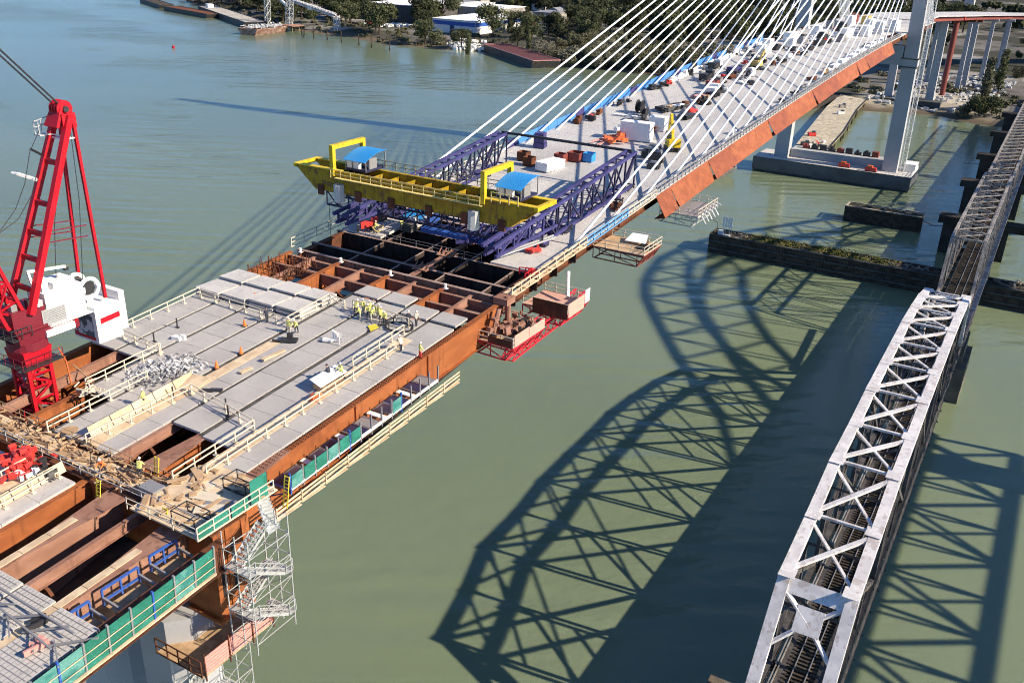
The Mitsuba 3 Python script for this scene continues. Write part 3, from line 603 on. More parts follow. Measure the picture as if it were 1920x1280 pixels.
# stay cables
for s in (-1, 1):
    for i in range(20):
        ya = -268 + i * 12.25 + (3 if s > 0 else 0)
        if ya > -25: continue
        top = (114.5 if s < 0 else 130) - i * (1.35 if s < 0 else 2.2)
        a = np.array([s * 16.6, ya, zp(ya) - .2]); b = np.array([s * 16.6, -1.5, top]); d = (b - a) / np.linalg.norm(b - a)
        c = part(csb, 'stay_cable', MB().tube(a, b, .195, 8), 'cable_white', smooth=60)
        part(c, 'anchor_pipe', MB().tube(a - d * .3, a + d * 3.2, .33, 8), 'galvanised', smooth=60)
    for i in range(9):
        a = np.array([s * 16.6, 62 - i * 2.2, zp(60)]); b = np.array([s * 16.6, 1.5, 128 - i * 4.5]); part(csb, 'back_stay', MB().tube(a, b, .16, 8), 'cable_white', smooth=60)
# tower legs, beams and pile cap
for s in (-1, 1):
    m = MB()
    for (za, zb, wa, wb, ya, yb, xa, xb) in ((5.7, 43.5, 5.3, 5.0, 4.6, 4.4, 20.5, 20.3), (46.8, 118, 4.7, 4.3, 4.2, 4.0, 20.3, 18.6), (118, 182, 4.3, 3.8, 4.0, 3.6, 18.6, 18.0)):
        q = lambda x, w, d, z: [[s * x - w / 2, -3 - d / 2, z], [s * x + w / 2, -3 - d / 2, z], [s * x + w / 2, -3 + d / 2, z], [s * x - w / 2, -3 + d / 2, z]]
        m.hexa(q(xa, wa, ya, za), q(xb, wb, yb, zb))
    m.box(s * 20.3 - 2.75, s * 20.3 + 2.75, -5.5, -.5, 43.5, 46.8)
    leg = part(csb, 'tower_leg', m, 'concrete_tower')
    for z in (43.6, 46.5): part(leg, 'collar', MB().box(s * 20.3 - 3.0, s * 20.3 + 3.0, -5.8, -.2, z, z + .35), 'concrete_dark')
part(csb, 'tower_crossbeam', MB().box(-17.5, 17.5, -5.2, -.8, 44.2, 51.0), 'concrete_tower')
part(csb, 'tower_crossbeam', MB().box(-17, 17, -4.7, -1.3, 120, 126), 'concrete_tower')
part(csb, 'tower_crossbeam', MB().box(-16.5, 16.5, -4.5, -1.5, 176, 181), 'concrete_tower')
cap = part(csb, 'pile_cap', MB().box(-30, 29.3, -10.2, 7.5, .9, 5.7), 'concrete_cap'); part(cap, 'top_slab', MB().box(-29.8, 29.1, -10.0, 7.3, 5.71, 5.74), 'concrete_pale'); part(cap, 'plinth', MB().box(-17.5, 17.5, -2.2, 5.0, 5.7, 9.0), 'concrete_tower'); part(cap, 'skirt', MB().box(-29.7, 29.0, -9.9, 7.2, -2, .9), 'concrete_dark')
# approach spans beyond the tower, curving to the right
cl = [(0, 66), (-3, 130), (-2, 200), (4, 290), (18, 360), (50, 430), (105, 490), (190, 540), (330, 580)]
cz = [55.2, 53.5, 50, 46, 43.5, 41, 38, 35, 31]
ds_ = MB(); gs_ = MB()
C = np.array(cl, float); tn = np.gradient(C, axis=0); tn /= np.linalg.norm(tn, axis=1)[:, None]; nr = np.stack([tn[:, 1], -tn[:, 0]], 1)
for k in range(len(cl) - 1):
    e = [np.r_[C[j] + nr[j] * o, cz[j]] for j, o in ((k, -14), (k, 14), (k + 1, 14), (k + 1, -14))]; dn = np.array([0, 0, .5])
    ds_.hexa([q - dn for q in e], e)
    for o in (-12, -4, 4, 12): gs_.beam(np.r_[C[k] + nr[k] * o, cz[k] - 1.6], np.r_[C[k + 1] + nr[k + 1] * o, cz[k + 1] - 1.6], .6, 2.2)
part(csb, 'approach_deck', ds_, 'concrete_deck'); part(csb, 'approach_girders', gs_, 'rust_red')
for k, (x, y, z) in enumerate(((-5, 203, 50), (2, 268, 47), (4, 285, 46), (10, 325, 44.5), (18, 352, 43.5), (36, 400, 42), (54, 430, 41))):
    for o in (-11, 11):
        m = MB(); q = lambda w, d, zz: [[x + o - w, y - d, zz], [x + o + w, y - d, zz], [x + o + w, y + d, zz], [x + o - w, y + d, zz]]
        m.hexa(q(2.2 - .8 * (k > 0), 1.5, -1), q(1.9 - .8 * (k > 0), 1.3, z - 4)); part(csb, 'approach_column', m, 'concrete_tower')
    part(csb, 'approach_crosshead', MB().box(x - 14, x + 14, y - 1.6, y + 1.6, z - 4, z - 2.6), 'rust_dark' if k in (1, 2) else 'concrete_tower')
part(csb, 'approach_footing', MB().box(-20, 13, 193, 210, -1, 4.6), 'concrete_dark')
for x in (-14.0, 9.0): part(csb, 'temporary_column', MB().tube((x, 232, 1), (x, 232, 46), 1.5, 14), 'rust_red', smooth=40)
part(csb, 'temporary_beam', MB().box(-14, 13, 230, 234, 46, 48.5), 'site_red')
# hoist mast on the outer face of the right leg
hm = thing('hoist_mast', 'white lattice hoist mast climbing the sunlit side of the bridge tower', 'hoist mast')
part(hm, 'mast', lattice(MB(), (24.6, -1.6, 5.7), (23.4, -1.6, 160), .75, .09, 60), 'white_paint')
# ------------------------------------------------------------------ old rail truss bridge
rb = thing('rail_truss_bridge', 'long narrow whitish steel rail truss bridge low over the river', 'bridge')
NY = [-291.6, -281.6, -271.5, -260.9, -250.7, -240.6, -231.5, -222.5, -213.6, -204.9, -196.0]
NZ = [23.8, 25.2, 27.1, 27.2, 27.9, 28.0, 28.0, 28.2, 27.7, 26.9, 25.3]
XL, XR, ZD = 57.0, 63.9, 12.2
EB = ((-301.5, 12.4), (-186.5, 12.4))      # feet of the end posts
for x in (XL, XR):
    m = MB(); pts = [(x, y, z) for y, z in zip(NY, NZ)]
    for a, b in zip(pts[:-1], pts[1:]): m.beam(a, b, 1.25, .8)
    tc = part(rb, 'top_chord', m, 'truss_white')
    for (x_, y, z) in pts: part(tc, 'gusset_plate', MB().box(x - (1.05 if x == XR else .62), x + (1.05 if x == XL else .62), y - .95, y + .95, z + .40, z + .46), 'truss_white')
    for (y, z), e in ((( NY[0], NZ[0]), EB[0]), ((NY[-1], NZ[-1]), EB[1])): part(rb, 'end_post', MB().beam((x, y, z), (x, e[0], e[1]), 1.25, .8), 'truss_white')
    part(rb, 'bottom_chord', MB().beam((x, EB[0][0], ZD), (x, EB[1][0], ZD), .8, 1.0), 'truss_inner')
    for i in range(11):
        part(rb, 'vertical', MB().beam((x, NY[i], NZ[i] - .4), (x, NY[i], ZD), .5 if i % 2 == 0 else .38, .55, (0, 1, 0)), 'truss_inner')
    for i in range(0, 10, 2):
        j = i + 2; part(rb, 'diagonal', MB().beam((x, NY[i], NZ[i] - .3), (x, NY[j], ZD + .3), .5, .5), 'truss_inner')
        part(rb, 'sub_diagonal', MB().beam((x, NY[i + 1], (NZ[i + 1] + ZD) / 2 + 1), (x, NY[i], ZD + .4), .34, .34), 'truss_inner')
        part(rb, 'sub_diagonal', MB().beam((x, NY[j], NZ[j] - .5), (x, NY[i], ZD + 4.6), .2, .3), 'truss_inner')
for i in range(11):
    if i: part(rb, 'top_strut', MB().beam((XL, NY[i] + .5, NZ[i] + .1), (XR, NY[i] + .5, NZ[i] + .1), .34, .3), 'truss_white')
    if i < 10:
        part(rb, 'top_lateral', MB().beam((XL, NY[i] + .8, NZ[i] + .16), (XR, NY[i + 1] - .3, NZ[i + 1] + .16), .55, .28), 'truss_white')
        part(rb, 'top_lateral', MB().beam((XL, NY[i + 1] - .3, NZ[i + 1] - .1), (XR, NY[i] + .8, NZ[i] - .1), .32, .24), 'truss_white')
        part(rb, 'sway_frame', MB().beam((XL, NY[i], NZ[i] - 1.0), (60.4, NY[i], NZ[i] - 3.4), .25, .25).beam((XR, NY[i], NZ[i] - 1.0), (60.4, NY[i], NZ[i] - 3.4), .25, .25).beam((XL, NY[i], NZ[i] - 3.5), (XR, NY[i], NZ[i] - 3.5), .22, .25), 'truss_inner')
# portal at the near end with its plated corner panels
(y0, z0), (ye, ze) = (NY[0], NZ[0]), EB[0]
lerp = lambda t: (y0 + (ye - y0) * t, z0 + (ze - z0) * t)
pt = MB(); pt.plate((XL, *lerp(.0)), (XR, *lerp(.0)), (XR, *lerp(.11)), (XL, *lerp(.11)), .3); part(rb, 'portal_plate', pt, 'truss_white')
pm = MB()
for x in (XL, XR): pm.beam((x, *lerp(.50)), (60.4, *lerp(.26)), .4, .3); pm.beam((x, *lerp(.07)), (60.4, *lerp(.26)), .45, .3)
pm.plate((59.1, *lerp(.16)), (61.8, *lerp(.16)), (61.8, *lerp(.34)), (59.1, *lerp(.34)), .45); part(rb, 'portal_brace', pm, 'truss_white')
# floor: beams, stringers, ties, rails, cable duct on the right
for y in NY + [EB[0][0], EB[1][0]]: part(rb, 'floor_beam', MB().ibeam((XL, y, ZD + .2), (XR, y, ZD + .2), .4, 1.3, .06), 'truss_inner')
for x in (58.6, 59.6, 61.2, 62.3): part(rb, 'stringer', MB().beam((x, -330, ZD - .2), (x, -186, ZD - .2), .3, .9), 'truss_inner')
for x in (59.7, 61.15): part(rb, 'rail', MB().beam((x, -330, ZD + .72), (x, 160, ZD + .72), .09, .16), 'rail_steel')
m = MB()
for y in np.arange(-328, -186, .62): m.box(58.9, 62.0, y - .13, y + .13, ZD + .38, ZD + .62)
part(rb, 'ties', m, 'timber_dark', stuff=True)
for x in (58.7, 62.5): part(rb, 'walkway', MB().box(x - .45, x + .45, -330, -186, ZD + .42, ZD + .48), 'truss_inner')
for x in (57.9, 58.2, 62.9, 63.2): part(rb, 'guard_timber', MB().beam((x, -330, ZD + .7), (x, -186, ZD + .7), .12, .2), 'truss_grey')
for z in (ZD + .2, ZD + 1.2, ZD + 2.4): part(rb, 'side_pipe', MB().beam((64.7, -330, z), (64.7, -170, z), .16, .22), 'truss_inner')
for y in np.arange(-328, -170, 4.6): part(rb, 'outrigger', MB().beam((63.9, y, ZD + .1), (65.0, y, ZD + .1), .15, .2).beam((64.7, y, ZD - .2), (64.7, y, ZD + 2.5), .1, .1), 'truss_inner')
# span at the swing pier: open gap, then the far spans of darker riveted steel
fx0, fx1 = 56.4, 63.2
for x in (fx0, fx1):
    part(rb, 'far_bottom_chord', MB().beam((x, -186, ZD), (x, 168, ZD), .6, .9), 'truss_inner')
    m = MB(); ys = np.arange(-153, 160, 7.0); nz = [21.5 + 3.2 * float(np.clip((-62 - y) / 16, 0, 1)) for y in ys]
    for i in range(len(ys) - 1):
        m.beam((x, ys[i], nz[i]), (x, ys[i + 1], nz[i + 1]), .6, .5); m.beam((x, ys[i], nz[i]), (x, ys[i], ZD), .3, .3, (0, 1, 0))
        a, b = (i, i + 1) if i % 2 == 0 else (i + 1, i); m.beam((x, ys[a], nz[a]), (x, ys[b], ZD), .35, .35)
    m.beam((x, ys[0], nz[0]), (x, -160, ZD), .55, .5)
    part(rb, 'far_truss', m, 'truss_grey' if x == fx0 else 'truss_grey')
    part(rb, 'gap_beam', MB().beam((x + .2, -186.5, ZD + 1.2), (x + .2, -160, ZD + 2.4), .45, .9), 'truss_grey')
for y, z in zip(ys, nz):
    part(rb, 'far_strut', MB().beam((fx0, y, z), (fx1, y, z), .3, .3), 'truss_grey')
    if y < 150: part(rb, 'far_lateral', MB().beam((fx0, y, z + .1), (fx1, y + 7, z + .1), .3, .2).beam((fx1, y, z - .1), (fx0, y + 7, z - .1), .22, .2), 'truss_grey')
for y in (-180, -174, -167, -161): part(rb, 'gap_strut', MB().beam((fx0 + .2, y, ZD + 1.4), (fx1 + .2, y, ZD + 1.4), .3, .3), 'truss_white')
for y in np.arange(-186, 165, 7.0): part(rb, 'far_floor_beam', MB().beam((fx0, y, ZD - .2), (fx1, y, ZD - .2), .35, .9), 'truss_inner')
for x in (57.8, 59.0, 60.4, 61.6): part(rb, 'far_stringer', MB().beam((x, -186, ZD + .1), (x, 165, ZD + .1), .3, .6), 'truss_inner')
m = MB()
for y in np.arange(-186, 160, .75): m.box(57.9, 62.2, y - .17, y + .17, ZD + .38, ZD + .62)
part(rb, 'far_ties', m, 'timber_dark', stuff=True)
part(rb, 'catwalk', MB().box(63.6, 64.9, -186, 160, ZD + .1, ZD + .2).beam((64.9, -186, ZD + 1.2), (64.9, 160, ZD + 1.2), .07, .07), 'truss_grey')
for y in (-78, -25, 26, 82, 140):
    pr = part(rb, 'pier', MB().box(48.5, 52.6, y - 2, y + 2, -1, 9.0).box(61, 66, y - 2, y + 2, -1, 9).box(47, 70, y - 2.4, y + 2.4, 9, 11.2), 'pier_dark')
    part(rb, 'bearing_block', MB().box(55, 63.5, y - 1.2, y + 1.2, 11.2, 11.7), 'concrete_dark')
part(rb, 'pier', MB().box(54, 66.2, -186, -172, -1, 7.5).box(55.5, 65.2, -184, -174, 7.5, 11.4), 'stone_brown')
part(rb, 'pier', MB().tube((59.5, -119, -1), (59.5, -119, 11.4), 5.2, 20), 'concrete_dark')
part(rb, 'pier', MB().box(52, 68, -312, -296, -1, 11.3), 'stone_brown')

# ------------------------------------------------------------------ timber protection piers
fp = thing('protection_pier', 'long dark timber protection pier crossing under the rail bridge, weeds on top', 'protection pier')
m = MB()
fp_ = part(fp, 'deck', MB().box(-8.6, 120, -120.6, -113.6, 4.6, 4.9), 'timber_dark'); part(fp, 'core', MB().box(-8.4, 120, -120.3, -113.9, -1, 4.6), 'timber_dark')
k = 0
for x in np.arange(-8.8, 104, .82):
    part(fp, 'plank', MB().box(x, x + .74, -121.05, -120.7, -1, 5.3 + .18 * ((k * 7) % 5) / 4), 'timber_dark'); k += 1
for y in np.arange(-120.6, -114, .95): part(fp, 'end_plank', MB().box(-9.2, -8.9, y, y + .86, -1, 5.5), 'timber_dark')
for z in (1.2, 3.4): part(fp, 'waler', MB().box(-8.9, 120, -121.35, -121.06, z, z + .35), 'concrete_dark')
part(fp, 'capping', MB().box(-8.9, 120, -121.2, -120.5, 5.32, 5.52), 'concrete_dark'); part(fp, 'capping', MB().box(-8.9, 120, -114.0, -113.4, 5.0, 5.3), 'concrete_dark')
r2 = random.Random(11); m = MB()
for i in range(150):
    x = r2.uniform(-6, 50); m.cbox((x, r2.uniform(-120, -114), 5.0), (r2.uniform(.4, 2.6), r2.uniform(.15, .4), r2.uniform(.1, .3)), r2.uniform(0, 3.1))
labels[single('driftwood', m, 'driftwood', 'grey driftwood and broken boards littering the protection pier deck', 'driftwood')]['kind'] = 'stuff'
m = MB()
for i in range(46):
    x = r2.uniform(66, 92); m.cbox((x, r2.uniform(-120, -114), 5.2 + r2.uniform(0, .5)), (r2.uniform(1.2, 4.5), .28, .22), r2.choice([.3, 1.2, 2.0, -.4]) + r2.uniform(-.2, .2))
labels[single('broken_timber', m, 'driftwood', 'pale broken timbers heaped on the pier right of the rail bridge', 'timber')]['kind'] = 'stuff'
m = MB()
for i in range(2600):
    c = r2.choice([(6, .9), (9, 1.2), (14, 1.0), (22, 1.4), (26, 1.5), (31, 1.0), (38, .8)]); x = r2.gauss(c[0], 2.2); y = r2.uniform(-120, -114.2); z = 5 + abs(r2.gauss(0, .45)) * c[1]; s = r2.uniform(.12, .3); a, b = r2.uniform(0, 6.3), r2.uniform(-1, 1)
    u = np.array([math.cos(a), math.sin(a), b * .6]) * s; v = np.array([-math.sin(a), math.cos(a), .5]) * s * .6; q = np.array([x, y, z]); m.quad(q - u - v, q + u - v, q + u + v, q - u + v)
labels[single('weeds', m, 'weed_green', 'dry green weeds growing along the protection pier deck', 'weeds')]['kind'] = 'stuff'
sg_ = thing('marker_light', 'white navigation frame with slatted board on the tip of the protection pier', 'navigation marker')
m = MB()
for x, y in ((-5.8, -118.6), (-4.0, -118.6), (-5.8, -116.8), (-4.0, -116.8)): m.beam((x, y, 4.9), (x, y, 10.2), .12, .12)
m.beam((-5.8, -118.6, 7), (-4, -118.6, 9), .06, .06).beam((-5.8, -118.6, 6.9), (-4, -118.6, 6.9), .07, .07); part(sg_, 'frame', m, 'galvanised')
for i in range(4): part(sg_, 'slat', MB().box(-6.2 + i * .75, -5.6 + i * .75, -118.75, -118.68, 7.6, 10.6), 'white_paint')
part(sg_, 'cabinet', MB().box(-7.4, -6.0, -118.5, -117.2, 4.9, 6.2).box(-5.6, -3.4, -120, -119.2, 4.9, 5.6), 'white_paint')
part(sg_, 'davit', MB().path([(-7.9, -118, 4.9), (-7.9, -118, 8.2), (-9.4, -118, 8.9), (-10.4, -118, 8.7)], .07, 5), 'steel_black')
dl = thing('dolphin_pier', 'short dark timber dolphin block standing alone beyond the long protection pier', 'dolphin')
part(dl, 'core', MB().box(17.2, 40.6, -62, -55.6, -1, 4.4), 'timber_dark')
for i, x in enumerate(np.arange(17, 40.6, .9)): part(dl, 'plank', MB().box(x, x + .82, -62.5, -62.1, -1, 4.9 + .15 * (i * 5 % 4) / 3), 'timber_dark')
part(dl, 'capping', MB().box(16.9, 40.8, -62.7, -62.0, 4.95, 5.2).box(16.9, 40.8, -56, -55.4, 4.6, 5.0).box(16.9, 17.3, -62, -56, 4.6, 5.0), 'driftwood')
single('boom_cable', MB().path([(40.8, -60, 3.6), (44, -60.5, 2.6), (48.5, -60, 3.2)], .12, 5), 'steel_black', 'dark slack cable between the dolphin block and a rail bridge pier', 'cable')

# ------------------------------------------------------------------ road arch bridge to the right, outside the frame: only its shadow lies in view
ab = thing('arch_bridge', 'steel through-arch road bridge standing beside the rail bridge, casting the lattice shadow', 'bridge')
AY = np.linspace(-206, -30, 17)
def arch_top(y): return float(np.interp(abs(y + 118), [0, 13, 24, 34, 52, 71, 84, 96, 110, 130], [82.5, 81.3, 79.7, 77, 70.4, 63, 56.9, 52.1, 49, 46.5]))
def arch_low(y): return float(np.interp(abs(y + 118), [0, 16, 38, 52, 66, 78, 88, 130], [77.4, 74.5, 68.1, 62.6, 54, 44, 34, 30]))
ZB = 45.5
for X in (120.5, 135.5):
    m = MB()
    for i in range(len(AY) - 1):
        a, b = AY[i], AY[i + 1]
        m.beam((X, a, arch_top(a)), (X, b, arch_top(b)), 1.3, 1.3); m.beam((X, a, arch_low(a)), (X, b, arch_low(b)), 1.2, 1.2); m.beam((X, a, arch_top(a)), (X, a, arch_low(a)), .6, .6, (0, 1, 0))
        s = 1 if i < 8 else -1; p, q = (a, b) if s > 0 else (b, a); m.beam((X, p, arch_top(p)), (X, q, arch_low(q)), .6, .6)
        if arch_low(a) > ZB + 2: m.beam((X, a, arch_low(a)), (X, a, ZB), .45, .45, (0, 1, 0))
    m.beam((X, AY[0], arch_top(AY[0])), (X, -232, 48), .9, .9).beam((X, AY[-1], arch_top(AY[-1])), (X, -4, 48), .9, .9)
    part(ab, 'arch_rib', m, 'truss_grey')
    m = MB(); ys = np.arange(-422.5, -194, 9.5)
    for i in range(len(ys) - 1):
        a, b = ys[i], ys[i + 1]; m.beam((X, a, 34), (X, b, 34), 1.3, 1.1); m.beam((X, a, ZB - 1), (X, a, 34), .6, .6, (0, 1, 0))
        p, q = (a, b) if i % 2 else (b, a); m.beam((X, p, ZB - 1), (X, q, 34), .7, .7)
    m.beam((X, ys[-1], 34), (X, ys[-1], ZB), 1, 1, (0, 1, 0)); part(ab, 'deck_truss', m, 'truss_grey')
m = MB()
for y in np.arange(-422.5, -204, 19): m.beam((120.5, y, 34), (135.5, y + 9.5, 34), .5, .5).beam((135.5, y, 34), (120.5, y + 9.5, 34), .5, .5).beam((120.5, y, 34), (135.5, y, 34), .7, .7).beam((120.5, y + 9.5, 34), (135.5, y + 9.5, 34), .7, .7)
for y in AY[2:-2]: m.beam((120.5, y, arch_top(y)), (135.5, y, arch_top(y)), .55, .55)
for a, b in zip(AY[3:-4], AY[4:-3]): m.beam((120.5, a, arch_top(a)), (135.5, b, arch_top(b)), .35, .35)
part(ab, 'lateral_bracing', m, 'truss_grey')
part(ab, 'deck', MB().box(119, 137, -430, 260, ZB - .8, ZB), 'concrete_old')
for X in (119.2, 136.8):
    m = MB().beam((X, -430, ZB + 1.1), (X, 260, ZB + 1.1), .15, .2)
    for y in np.arange(-430, 260, 3): m.beam((X, y, ZB), (X, y, ZB + 1.1), .12, .12)
    part(ab, 'railing', m, 'truss_grey')
for y in (-206, -30, 40, 120, 200): part(ab, 'pier', MB().box(117, 139, y - 3, y + 3, -1, 30 if y > -50 else 33).box(118, 138, y - 2, y + 2, 33, ZB - .8), 'concrete_old')
# ------------------------------------------------------------------ yellow and violet deck erection traveller
ft = thing('erection_traveller', 'big yellow box beam with violet lattice trusses spanning the new bridge deck', 'traveller crane')
def zt(y): return 48.9 + (y + 262) * .115            # level of the truss top chords
# yellow main beam: two deep webs with a trough between
m = MB()
for y in (-279.2, -275.2):
    m.hexa([[-15.6, y - .3, 50.8], [15.6, y - .3, 50.8], [15.6, y + .3, 50.8], [-15.6, y + .3, 50.8]], [[-19.2, y - .3, 53.8], [19.4, y - .3, 53.8], [19.4, y + .3, 53.8], [-19.2, y + .3, 53.8]])
m.box(-15.6, 15.6, -279.0, -275.4, 50.75, 50.9)
yb = part(ft, 'main_beam', m, 'yellow_dark')
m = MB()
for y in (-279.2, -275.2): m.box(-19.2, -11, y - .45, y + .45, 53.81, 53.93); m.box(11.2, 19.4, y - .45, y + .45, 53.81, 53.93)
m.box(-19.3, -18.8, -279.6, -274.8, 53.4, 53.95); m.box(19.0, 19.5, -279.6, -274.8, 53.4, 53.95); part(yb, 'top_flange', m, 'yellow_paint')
part(yb, 'front_catwalk', MB().box(-11.6, 11.8, -280.2, -279.6, 52.95, 53.03), 'yellow_pale')
for i in range(9): x = -10.4 + i * 2.5; part(yb, 'web_stiffener', MB().box(x - .04, x + .04, -279.58, -279.5, 51.3, 52.9), 'yellow_dark')
for i in range(12): x = -15 + i * 2.7; part(yb, 'diaphragm', MB().box(x - .05, x + .05, -278.9, -275.5, 51.0, 53.4), 'yellow_dark')
part(yb, 'hose_run', MB().path([(-11, -277.6, 53.2), (-4, -277.2, 52.6), (4, -277.7, 52.9), (11, -277.1, 53.4)], .1, 5), 'steel_black')
for i, x in enumerate((-14.5, -8, -2.5, 3.5, 9, 14.5)): part(yb, 'hanger_lug', MB().box(x - .5, x + .5, -279.75, -279.52, 50.2, 51.6), 'rust_dark')
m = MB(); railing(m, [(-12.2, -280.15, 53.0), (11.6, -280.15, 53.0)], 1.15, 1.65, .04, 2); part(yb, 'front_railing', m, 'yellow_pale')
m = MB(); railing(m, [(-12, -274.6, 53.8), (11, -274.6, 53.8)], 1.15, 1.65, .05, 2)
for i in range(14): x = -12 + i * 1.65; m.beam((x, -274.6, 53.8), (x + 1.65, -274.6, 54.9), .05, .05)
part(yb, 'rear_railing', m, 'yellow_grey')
m = MB(); railing(m, [(13.2, -280.1, 53.8), (17.0, -280.1, 53.8)], 1.2, 1.3, .05, 2); part(yb, 'front_railing', m, 'yellow_pale')
for s, c in ((-1, -12.2), (1, 11.8)):
    g = MB()
    for y in (-279.6, -273.2): g.beam((c, y, 53.2), (c, y, 57.0), .6, .6)
    g.beam((c, -279.9, 57.0), (c, -272.9, 57.0), .55, .6); part(ft, 'portal_frame', g, 'yellow_paint')
    # winch house with its blue curved canopy
    h = MB().box(c + .9, c + 4.6, -278.2, -274.2, 53.9, 54.2); part(ft, 'winch_base', h, 'violet_dark')
    w = MB().tube((c + 1.4, -276.6, 54.9), (c + 4.2, -276.6, 54.9), .62, 12).box(c + 1.1, c + 1.4, -277.4, -275.8, 54.2, 55.6).box(c + 4.2, c + 4.5, -277.4, -275.8, 54.2, 55.6); part(ft, 'winch', w, 'steel_grey')
    part(ft, 'control_cabinet', MB().box(c + 1.2, c + 2.0, -278.1, -277.5, 54.2, 55.5).box(c + 2.3, c + 3.2, -278.1, -277.5, 54.2, 55.3), 'white_paint')
    n = 10; cv = MB(); x0, x1 = c + .9, c + 4.7
    for k in range(n):
        t0, t1 = k / n, (k + 1) / n; f = lambda t: (-278.6 + 4.8 * t, 55.2 + 1.15 * math.sin(math.pi * (.03 + .6 * t)))
        (ya, za), (yb_, zb) = f(t0), f(t1); cv.plate((x0, ya, za), (x1, ya, za), (x1, yb_, zb), (x0, yb_, zb), .05)
    part(ft, 'canopy', cv, 'blue_canopy')
    for x in (x0 + .2, x1 - .2):
        for y, z in ((-278.2, 55.4), (-274.0, 56.2)): part(ft, 'canopy_post', MB().beam((x, y, 53.9), (x, y, z), .1, .1), 'steel_grey')
    hk = MB().tube((c + s * 2.2 - s * 3.4, -279.9, 49.8), (c + s * 2.2 - s * 3.4, -279.9, 52.2), .75, 8); part(ft, 'hanger_block', hk, 'galvanised')
# side trusses running back along the deck
for s in (-1, 1):
    X = s * 12.2; m = MB(); t = MB(); b = MB()
    ys = np.linspace(-266, -235, 9)
    for dx in (-.85, .85):
        t.beam((X + dx, -279, zt(-279) + .6), (X + dx, -235, zt(-235)), .4, .45); b.beam((X + dx, -266, zp(-266) + .8), (X + dx, -235.5, zp(-235) + .8), .4, .45)
        for i, y in enumerate(ys):
            m.beam((X + dx, y, zp(y) + .8), (X + dx, y, zt(y)), .22, .22, (0, 1, 0))
            if i < 8: p, q = (y, ys[i + 1]) if i % 2 else (ys[i + 1], y); m.beam((X + dx, p, zp(p) + .9), (X + dx, q, zt(q) - .1), .22, .22)
    for i, y in enumerate(np.linspace(-278, -235.6, 23)):
        t.beam((X - .85, y, zt(y)), (X + .85, y, zt(y)), .18, .18)
        if i % 2: t.beam((X - .85, y, zt(y)), (X + .85, y + 1.9, zt(y + 1.9)), .14, .14)
    for y in ys: b.beam((X - .85, y, zp(y) + .8), (X + .85, y, zp(y) + .8), .2, .2)
    m.beam((X + .85 * s, -235, zt(-235)), (X + .85 * s, -240.5, zp(-240) + .8), .35, .3)
    for y in (-265, -258.5, -241): m.box(X - 1.1, X + 1.1, y - .6, y + .6, zp(y) + .02, zp(y) + .6)
    part(ft, 'truss_top_chord', t, 'violet_steel', label=f'{"left" if s < 0 else "right"} violet lattice top chord'); part(ft, 'truss_web', m, 'violet_dark'); part(ft, 'truss_bottom_chord', b, 'violet_steel')
    d = MB(); ys2 = np.linspace(-278, -266, 4)
    for dx in (-.85, .85):
        for i, y in enumerate(ys2):
            d.beam((X + dx, y, 46.2), (X + dx, y, zt(y) + .4), .26, .26, (0, 1, 0))
            if i < 3: d.beam((X + dx, y, 46.2), (X + dx, ys2[i + 1], zt(ys2[i + 1]) + .3), .22, .22)
        d.beam((X + dx, -278.5, 46.2), (X + dx, -262, 46.4), .35, .4)
    part(ft, 'hanging_frame', d, 'violet_steel')
    part(ft, 'rear_leg', MB().beam((X, -262, zp(-262)), (X, -262, 47), .7, .7), 'violet_steel')
part(ft, 'rear_tie_beam', MB().beam((-12.4, -235, 52.1), (12.3, -235, 52.1), .38, .4), 'steel_black')
# transverse lower truss and access gantry under the yellow beam
m = MB(); xs_ = np.linspace(-21, 8, 15)
for y in (-271.2, -266.8):
    for z in (45.9, 48.0): m.beam((-21, y, z), (8, y, z), .28, .28)
    for i, x in enumerate(xs_):
        m.beam((x, y, 45.9), (x, y, 48.0), .16, .16)
        if i < 14: p, q = (x, xs_[i + 1]) if i % 2 else (xs_[i + 1], x); m.beam((p, y, 45.9), (q, y, 48.0), .15, .15)
for x in xs_:
    for z in (45.9, 48.0): m.beam((x, -271.2, z), (x, -266.8, z), .15, .15)
part(ft, 'cross_truss', m, 'violet_dark')
for i in range(5): x = -9 + i * 2.6; part(ft, 'cross_deck_plate', MB().box(x, x + 2.4, -268.6, -267, 48.15, 48.22), 'violet_steel')
part(ft, 'work_gantry', MB().beam((-4, -270.4, 44.9), (9.5, -270.4, 44.9), 1.2, .6).beam((-4, -270.4, 46), (9.5, -270.4, 46), .1, .1), 'blue_paint')
m = MB()
for i in range(10): m.beam((4 + i * .5, -271 - .2 * (i % 2), 44.8), (5.0 + i * .5, -268.6, 46.8), .16, .16)
m.beam((3, -272.5, 44.7), (11, -267, 45.6), .5, .3).beam((3.5, -272.3, 45.7), (10.5, -267, 46.6), .12, .12).beam((4.5, -272, 44.8), (4.5, -269, 48), .3, .3).beam((5.6, -271.6, 44.8), (5.6, -269, 48), .2, .2); part(ft, 'access_stair', m, 'violet_steel')
part(ft, 'hanging_rope', MB().tube((-20.4, -271.5, 46), (-20.4, -271.5, 38), .06, 4), 'steel_black'); part(ft, 'hanging_weight', MB().tube((-20.4, -271.5, 38), (-20.4, -271.5, 35.6), .25, 6, .08), 'steel_black')
single('tarpaulin', MB().plate((-11, -266.5, 44.6), (-7, -266.5, 44.8), (-7.4, -263.2, 45.7), (-10.8, -263.4, 45.4), .05), 'blue_canopy', 'crumpled blue tarpaulin on the deck under the yellow beam', 'tarpaulin')

